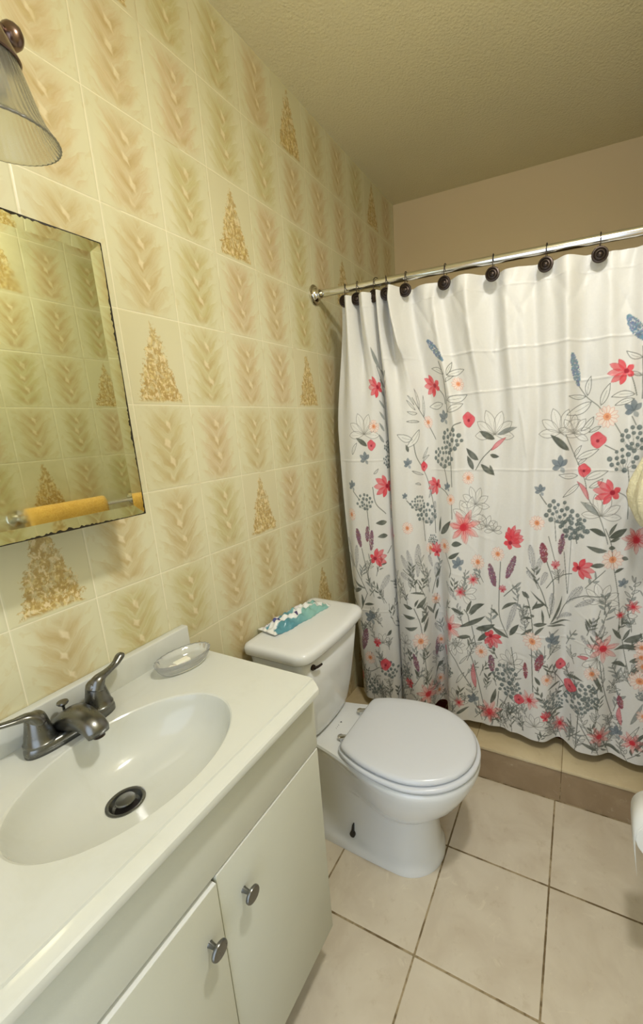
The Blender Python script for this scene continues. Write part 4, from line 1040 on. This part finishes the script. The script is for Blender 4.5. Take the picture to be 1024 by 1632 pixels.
def to_u(x, z):
    j = int(np.clip((z - ZBOT) / PXZ, 0, GV - 1))
    cost = np.abs(X[j] - x) + np.clip(Y[j] - Y[j].min(), 0, None) * .15
    return float(us[int(np.argmin(cost))])
PRINT = """spk,490,1583,437,1656,|,26,b;st,490,1583,499,1536,491,1462,484,1408,|,4;lf,495,1541,444,1564,|,16,o;lf,498,1536,564,1551,|,19,o;lf,498,1536,523,1578,|,11,o;lf,494,1515,526,1534,|,9,o;lf,494,1456,575,1470,|,24,o;lf,490,1445,416,1438,|,23,o;lf,493,1418,558,1442,|,20,o;st,465,1501,488,1473,490,1445,|,4;st,550,1380,524,1370,509,1351,|,4;st,509,1295,513,1156,|,4;st,481,1220,498,1156,|,4;lil,657,1347,|,77,90;dai,537,1507,|,22;red,439,1508,|,37,180,r;bf,487,1402,|,29,120;pop,571,1388,|,24;umb,511,1323,|,45;umb,476,1261,|,48;lf,660,1320,603,1349,|,21,f;lf,608,1250,558,1292,|,22,f;lf,589,1216,563,1266,|,20,f;lf,608,1236,661,1197,|,19,f;st,589,1216,614,1252,657,1293,|,4;st,366,1472,389,1429,415,1388,459,1324,|,4;lf,389,1429,356,1464,|,9,o;lf,389,1429,388,1501,|,10,o;lf,398,1417,354,1424,|,10,o;lf,400,1405,415,1477,|,9,o;lf,383,1446,360,1480,|,7,o;lf,406,1388,350,1390,|,8,o;dai,421,1385,|,22;lf,379,1326,316,1345,|,25,o;lf,405,1360,346,1297,|,24,o;st,353,1309,364,1261,400,1208,424,1160,447,1069,451,969,|,4;lf,359,1282,349,1309,|,13,f;bf,357,1243,|,23,120;pop,402,1226,|,17;red,440,1154,|,34,200,r;st,458,1149,485,1137,503,1120,|,4;lf,392,1255,422,1296,|,8,o;lf,392,1243,427,1267,|,8,o;lf,362,1213,413,1196,|,8,o;lf,399,1159,374,1165,|,7,o;bf,495,1156,|,20,120;dai,506,1108,|,20;dai,569,1187,|,23;lil,592,1100,|,62,90;lil,632,1019,|,42,90;lil,568,1051,|,74,60;umb,408,1048,|,48;umb,384,1091,|,32;st,395,1028,402,939,|,5;bf,341,1120,|,15,120;st,345,1102,371,1078,|,5;dai,344,996,|,24;lf,451,969,511,1029,|,26,f;lf,451,975,465,1039,|,13,f;rl,556,1008,|,59;st,509,1096,511,1036,|,4;lf,254,1578,229,1652,|,16,g;st,254,1589,266,1509,253,1394,260,1274,253,1020,|,4;lf,265,1549,244,1578,|,10,g;lf,265,1543,292,1569,|,11,g;lf,263,1515,242,1545,|,10,g;lf,263,1509,290,1536,|,11,g;lf,261,1481,240,1511,|,10,g;lf,261,1475,288,1502,|,11,g;lf,259,1441,237,1471,|,10,g;lf,259,1435,286,1462,|,12,g;lf,257,1400,235,1430,|,10,g;lf,256,1394,284,1422,|,11,g;lf,254,1358,233,1389,|,10,g;lf,254,1352,282,1381,|,11,g;lf,252,1316,230,1347,|,10,g;lf,252,1310,280,1340,|,12,g;red,230,1517,|,37,180,r;lil,180,1360,|,74,90;dai,218,1377,|,24;pop,205,1308,|,19;lf,193,1305,143,1337,|,19,f;bf,180,1262,|,29,120;umb,258,1298,|,29;umb,255,1243,|,29;red,239,1149,|,43,180,r;st,197,1147,207,1083,251,1039,|,5;umb,165,1088,|,38;st,174,1061,179,974,|,5;bf,118,1155,|,25,120;st,117,1132,144,1100,|,5;dai,102,1034,|,26;lf,253,1006,199,1003,|,20,f;lf,253,950,203,946,|,19,f;red,268,961,|,25,150,r;spk,131,915,124,977,|,22,p;spk,165,925,173,988,|,22,p;lf,207,1199,229,1218,|,8,o;lf,127,1274,152,1318,|,13,o;spk,904,1476,888,1567,|,23,b;st,904,1476,930,1441,962,1415,977,1396,|,3;lf,930,1446,940,1501,|,17,o;lf,930,1443,879,1446,|,13,o;lf,949,1426,874,1391,|,27,o;lf,967,1415,991,1476,|,19,o;lf,956,1382,918,1340,|,17,o;lf,975,1353,941,1335,|,10,o;lf,1065,1539,1025,1562,|,15,o;lf,1057,1442,993,1437,|,18,o;lf,1058,1429,1005,1413,|,15,o;lf,1067,1491,1040,1506,|,9,o;st,1009,1361,1037,1318,|,3;spk,1065,1586,1022,1657,|,28,b;st,1065,1569,1067,1517,1070,1428,|,3;red,1015,1506,|,35,185,r;st,1040,1502,1050,1474,1059,1438,|,3;dai,988,1381,|,32;bf,1056,1404,|,30,120;st,1052,1379,1064,1355,|,3;pop,967,1312,|,23;st,987,1297,1023,1279,|,3;umb,1065,1317,|,42;umb,1042,1255,|,44;st,1052,1231,1060,1181,1062,1131,1065,1070,|,3;lf,1063,1141,1062,1176,|,11,f;lil,862,1347,|,72,90;lil,900,1341,|,54,70;lf,894,1281,830,1332,|,22,f;st,868,1331,904,1255,936,1189,953,1127,988,1076,1013,1013,1021,987,|,3;bf,867,1240,|,34,120;lf,904,1260,925,1295,|,11,o;lf,909,1253,975,1285,|,20,o;lf,915,1235,943,1255,|,9,o;lf,921,1199,859,1203,|,17,o;lf,938,1189,1004,1220,|,22,o;lf,951,1163,990,1195,|,15,o;lf,927,1173,875,1129,|,15,o;pop,935,1217,|,20;lf,955,1124,915,1180,|,14,p;lil,992,1086,|,64,90;red,1001,1154,|,39,175,r;st,1030,1155,1055,1141,1065,1121,|,3;bf,811,1154,|,23,120;st,808,1137,831,1105,|,4;umb,870,1080,|,47;umb,918,1028,|,50;dai,802,1039,|,25;red,728,991,|,33,40,r;lf,988,1076,928,1115,|,18,g;lf,1018,1008,1067,1039,|,24,f;lf,1017,1014,1039,1055,|,11,f;lf,1008,1018,959,1028,|,17,f;rl,1091,1009,|,28;lf,645,1283,697,1325,|,14,p;lf,642,1269,675,1261,|,14,f;lf,642,1233,659,1197,|,11,f;lil,656,1003,|,36,90;lf,663,1334,735,1358,|,16,g;st,856,1057,864,979,|,3;st,922,995,928,973,|,4;fern,99,812,62,929,|,29;fern,102,805,49,864,|,29;fern,106,806,121,906,|,29;fern,197,710,252,781,|,36;fern,356,801,312,883,|,29;fern,363,795,340,906,|,29;fern,373,796,381,929,|,33;fern,362,781,305,808,|,30;fern,339,702,296,741,|,19;fern,434,750,436,843,|,40;spk,135,900,126,975,|,22,p;spk,179,890,191,973,|,21,p;st,53,861,106,806,159,697,|,5;st,159,690,191,723,|,5;st,159,697,124,633,85,566,|,5;st,139,894,162,748,|,5;lf,153,718,72,758,|,11,f;lf,134,716,78,689,|,18,f;lf,89,628,33,668,|,15,f;lf,82,694,41,714,|,14,f;lf,129,645,186,654,|,12,f;lf,124,633,125,692,|,14,f;lf,82,686,96,725,|,11,f;lf,67,594,32,611,|,11,f;lf,247,535,219,508,|,15,f;red,209,859,|,39,10,r;st,235,875,261,905,|,5;st,191,857,158,798,162,748,|,5;bf,164,595,|,38,120;spk,107,431,141,531,|,37,p;dai,144,396,|,30;pop,212,372,|,27;umb,230,344,|,47;red,68,281,|,29,200,r;umb,155,258,|,45;st,61,406,97,349,144,328,200,357,|,6;lf,95,325,75,377,|,15,f;lf,176,352,150,424,|,13,o;red,184,478,|,21,90,r;lil,207,482,|,44,90;st,313,826,369,782,407,712,|,5;st,407,712,435,784,|,5;lf,407,719,340,730,|,9,f;st,355,663,377,603,386,547,|,5;lf,355,663,307,676,|,17,f;lf,359,670,377,701,|,10,f;lf,362,664,410,709,|,21,f;lf,367,623,301,629,|,16,f;lf,377,599,412,637,|,18,f;lf,373,581,306,572,|,16,f;lf,386,555,411,616,|,14,f;lf,405,622,433,682,|,12,f;dai,378,517,|,37;lil,310,503,|,44,90;spk,413,422,425,498,|,26,p;spk,367,381,348,459,|,22,p;st,384,504,397,343,410,300,|,5;umb,305,358,|,37;red,321,312,|,24,220,r;rl,399,267,|,50;lf,411,354,440,383,|,15,f;red,438,902,|,30,90,r;pop,461,455,|,19;umb,477,400,|,36;dai,476,925,|,30;lf,504,937,549,941,|,22,f;lf,488,881,540,909,|,17,f;st,476,899,506,838,499,805,|,4;bf,534,867,|,33,120;dai,602,875,|,29;lil,548,753,|,57,40;rl,539,752,|,22;rl,585,803,|,22;spk,667,789,643,873,|,25,p;rl,550,1005,|,53;rl,493,599,|,53;lil,509,543,|,53,-60;st,465,674,469,535,527,448,585,346,|,5;st,551,681,566,657,572,624,|,4;fern,529,717,474,782,|,25;lf,557,662,498,682,|,15,f;lf,560,669,579,718,|,13,f;lf,566,663,633,714,|,23,f;lf,572,658,600,682,|,10,f;lf,529,609,639,666,|,19,f;lf,591,604,671,635,|,25,f;lf,578,567,522,563,|,17,f;lf,600,555,648,605,|,19,f;st,579,612,600,527,|,5;dai,616,513,|,27;st,572,493,597,421,629,285,|,4;lil,519,284,|,53,90;rl,532,273,|,21;lf,597,349,585,454,|,20,p;rl,651,255,|,46;lf,654,292,674,362,|,18,f;bf,591,296,|,32,120;lf,534,449,566,485,|,9,o;lf,553,411,520,359,|,12,o;lf,629,358,659,394,|,9,o;spk,659,436,652,504,|,25,p;lf,518,216,572,254,|,14,f;lf,369,351,349,392,|,12,f;red,727,974,|,37,50,r;dai,674,914,|,26;spk,704,826,736,914,|,25,p;spk,663,791,648,859,|,23,p;st,683,886,679,758,683,668,717,589,|,4;red,692,783,|,15,90,p;st,695,754,746,808,|,4;lf,688,699,748,739,|,13,f;lf,680,674,647,699,|,9,f;lf,717,589,648,631,|,17,f;lf,719,601,755,654,|,20,f;fern,708,618,743,738,|,27;fern,816,823,775,863,|,25;fern,800,866,782,957,|,27;fern,805,861,822,923,|,24;fern,821,818,839,865,|,26;fern,901,746,953,825,|,31;fern,930,745,991,793,|,21;fern,870,695,929,711,|,21;fern,1008,658,969,707,|,22;fern,998,673,990,727,|,18;fern,1012,670,1023,705,|,14;fern,983,619,958,648,|,20;fern,860,710,861,790,|,25;red,659,571,|,37,-60,r;st,772,876,822,807,860,699,|,4;lf,854,732,787,791,|,7,f;spk,833,902,821,971,|,25,m;spk,879,934,885,1003,|,22,p;st,888,940,909,786,|,3;st,909,979,909,786,|,3;st,835,908,865,813,855,698,|,4;red,866,895,|,16,90,p;st,836,809,868,847,924,862,|,4;st,870,689,901,751,959,794,1021,808,|,4;st,839,994,866,906,|,3;lf,856,675,895,778,|,10,f;lf,849,674,928,685,|,8,f;lf,842,667,915,660,|,8,f;lf,836,672,829,728,|,9,f;lf,786,762,760,787,|,16,f;lf,792,728,764,727,|,10,f;lf,795,720,813,760,|,8,f;lf,797,729,843,748,|,16,f;lf,798,688,762,679,|,10,f;lf,801,665,851,674,|,16,f;lf,802,648,759,612,|,12,f;lf,808,625,842,661,|,12,f;lf,805,701,790,696,|,11,f;st,772,783,792,711,805,618,|,4;red,952,889,|,36,0,r;lf,1014,917,969,904,|,16,f;dai,1034,935,|,33;umb,915,1021,|,43;lf,1019,964,954,970,|,17,f;lf,1016,1008,1068,1037,|,21,f;lf,1021,994,1052,1006,|,11,f;lf,1012,1013,959,1029,|,14,f;lf,1041,889,1069,908,|,10,f;lf,1058,942,1079,937,|,14,f;lf,1018,974,1039,973,|,14,f;st,1001,1037,1022,989,1035,919,1065,788,1079,661,|,3;rl,1095,1000,|,41;lil,1011,796,|,62,90;st,1011,758,997,684,|,3;bf,1071,857,|,21,120;lil,1078,737,|,45,40;rl,1069,741,|,14;rl,1104,773,|,23;dai,801,599,|,35;bf,864,612,|,34,60;rl,1027,617,|,48;lil,1013,585,|,55,200;lf,985,579,948,565,|,13,p;lf,1080,650,1046,693,|,14,f;lf,1084,645,1102,693,|,11,f;lf,1085,640,1138,689,|,22,f;lf,1142,635,1056,611,|,19,f;lf,1107,572,1144,608,|,15,f;lf,1115,523,1147,576,|,15,f;lf,1102,548,1053,562,|,17,f;lf,914,467,977,482,|,12,f;lf,1040,445,984,555,|,16,f;lf,865,454,853,489,|,10,f;lf,906,434,856,408,|,9,f;lf,835,428,813,460,|,14,f;st,1080,650,1098,576,1119,507,|,3;pop,898,508,|,21;spk,820,487,836,552,|,29,m;spk,782,440,778,502,|,17,m;st,799,569,810,396,|,4;dai,857,452,|,23;umb,706,434,|,46;umb,724,380,|,48;lil,727,490,|,54,90;st,728,554,744,463,|,4;st,685,349,680,281,|,4;st,719,339,697,279,|,4;pop,931,434,|,24;umb,984,436,|,42;umb,953,384,|,47;umb,1000,404,|,33;rl,798,354,|,35;pop,760,340,|,20;umb,884,352,|,40;red,858,299,|,21,90,r;rl,907,252,|,33;st,864,485,901,439,948,389,|,4;st,965,350,963,202,|,4;st,1014,568,1039,457,1080,335,|,4;dai,998,518,|,26;dai,1142,513,|,36;lf,1054,443,1094,454,|,13,o;lf,1049,453,1056,473,|,7,o;spk,1099,384,1091,429,|,20,m;lf,1104,318,1094,388,|,16,p;rl,1037,266,|,38;lil,1042,273,|,63,90;lf,1129,338,1159,431,|,13,g;rl,1139,268,|,37;bf,1092,284,|,30,120;umb,1151,457,|,18;rl,651,245,|,26;lf,1036,208,976,232,|,14,f;lf,1112,202,1044,230,|,14,f;st,972,302,1016,226,|,4;st,821,222,885,209,|,4;lil,820,255,|,48,90;lf,1117,261,1156,341,|,10,o"""
items = []
for it in PRINT.split(';'):
    a, e_ = it.split(',|') if ',|' in it else (it, '')
    a = a.split(','); kind = a[0]; cs = [int(v) / 1000 for v in a[1:]]
    ex = [v for v in e_.strip(',').split(',') if v]
    pts = [(cs[i], cs[i + 1]) for i in range(0, len(cs), 2)]
    cx = sum(p[0] for p in pts) / len(pts); cz = sum(p[1] for p in pts) / len(pts)
    du = to_u(cx, cz) - cx
    items.append((kind, [(x_ + du, z_) for x_, z_ in pts], ex))
# the same sprigs carry on over the cloth hidden in the folds and by the right wall
rz = random.Random(77)
extra = []
for u_ in (.31, .60, 1.44):
    z_ = .24
    while z_ < 1.15:
        k_ = rz.choice(['umb', 'lf', 'lf', 'fern', 'lf', 'dai'])
        p0 = (u_ + rz.uniform(-.02, .02), z_)
        if k_ in ('lf', 'fern'): extra.append((k_, [p0, (p0[0] + rz.uniform(-.04, .04), z_ + .05)], ['12', 'f'] if k_ == 'lf' else ['22']))
        elif k_ == 'red': extra.append((k_, [p0], ['24', str(rz.randrange(360)), 'r']))
        else: extra.append((k_, [p0], ['24']))
        z_ += rz.uniform(.03, .07)
# small grey sprigs filling in between the flowers low on the cloth
for k in range(230):
    u_, z_ = rz.uniform(.02, 1.46), .18 + .66 * rz.random() ** 2.0; an = rz.uniform(.9, 2.2); L = rz.uniform(.05, .10)
    e_ = (u_ + math.cos(an) * L, z_ + math.sin(an) * L)
    extra.append(('st', [(u_, z_), ((u_ + e_[0]) / 2 + rz.uniform(-.008, .008), (z_ + e_[1]) / 2), e_], ['2']))
    st_ = rz.choice(['f', 'o', 'o', 'g'])
    for q in range(rz.randint(3, 6)):
        t = .25 + .7 * q / 5; s_ = -1 if q % 2 else 1; a = an + s_ * rz.uniform(.5, .9); l2 = rz.uniform(.018, .036)
        p0 = (u_ + math.cos(an) * L * t, z_ + math.sin(an) * L * t)
        extra.append(('lf', [p0, (p0[0] + math.cos(a) * l2, p0[1] + math.sin(a) * l2)], [str(rz.choice([5, 7, 9])), st_]))
order = {'lil': 0, 'st': 1, 'fern': 2, 'lf': 3, 'spk': 4, 'umb': 5, 'rl': 6, 'dai': 7, 'bf': 8, 'pop': 9, 'red': 10}
for kind, P_, ex in sorted(extra + items, key=lambda t: order[t[0]]):
    s_ = float(ex[0]) / 1000 if ex else 0
    if kind == 'st':
        cr = crom([(p[0], p[1], 0) for p in P_], 6); stroke([(p.x, p.y) for p in cr], min(.0034, max(.0024, s_ * .8)), COL['f'], .85)
    elif kind == 'lf': d_leaf(*P_[0], *P_[1], s_, ex[1])
    elif kind == 'red': d_red(*P_[0], s_, float(ex[1]), ex[2])
    elif kind == 'pop': d_pop(*P_[0], s_)
    elif kind == 'dai': d_daisy(*P_[0], s_)
    elif kind == 'umb': d_umbel(*P_[0], s_)
    elif kind == 'lil': d_lily(*P_[0], s_, float(ex[1]))
    elif kind == 'rl': d_redlily(*P_[0], s_)
    elif kind == 'bf': d_bluefl(*P_[0], s_, float(ex[1]))
    elif kind == 'spk': d_spike(*P_[0], *P_[1], s_, ex[1])
    elif kind == 'fern': d_fern(*P_[0], *P_[1], s_)
canvas -= (grain[..., None] - .5) * 5

me = bpy.data.meshes.new('shower_curtain')
nv = GU * GV
me.vertices.add(nv)
me.vertices.foreach_set('co', np.stack([X, Y, Z], -1).reshape(-1).astype(np.float32))
jj, ii = np.meshgrid(np.arange(GV - 1), np.arange(GU - 1), indexing='ij')
a = (jj * GU + ii).reshape(-1)
quads = np.stack([a, a + 1, a + GU + 1, a + GU], -1).astype(np.int32)
nf = len(quads)
me.loops.add(nf * 4); me.polygons.add(nf)
me.loops.foreach_set('vertex_index', quads.reshape(-1))
me.polygons.foreach_set('loop_start', (np.arange(nf) * 4).astype(np.int32))
me.update(calc_edges=True)
me.polygons.foreach_set('use_smooth', np.ones(nf, bool))
attr = me.color_attributes.new('print', 'BYTE_COLOR', 'POINT')
cs_ = np.clip(canvas / 255.0, 0, 1).reshape(-1, 3)
cl_ = np.where(cs_ > .04045, ((cs_ + .055) / 1.055) ** 2.4, cs_ / 12.92)
attr.data.foreach_set('color', np.concatenate([cl_, np.ones((nv, 1))], 1).reshape(-1).astype(np.float32))
me.update(); me.validate()
m, b = new_mat('printed_polyester', (230, 230, 224), 0.42, spec=0.35)
at = E.nt.nodes.new('ShaderNodeAttribute'); at.attribute_name = 'print'
link(b, 'Base Color', at.outputs['Color'])
b.inputs['Sheen Weight'].default_value = 0.15
x, y, z, P = obj_xyz()
link(b, 'Normal', bump(noise(P, 420.0, 2.0) + noise(P, 45.0, 3.0, dist=1.0) * 1.6, 0.16, 0.002))
me.materials.append(m)
cur = bpy.data.objects.new('shower_curtain', me)
sc.collection.objects.link(cur)
tag(cur, 'white shower curtain printed with red and grey wildflowers', 'shower curtain')
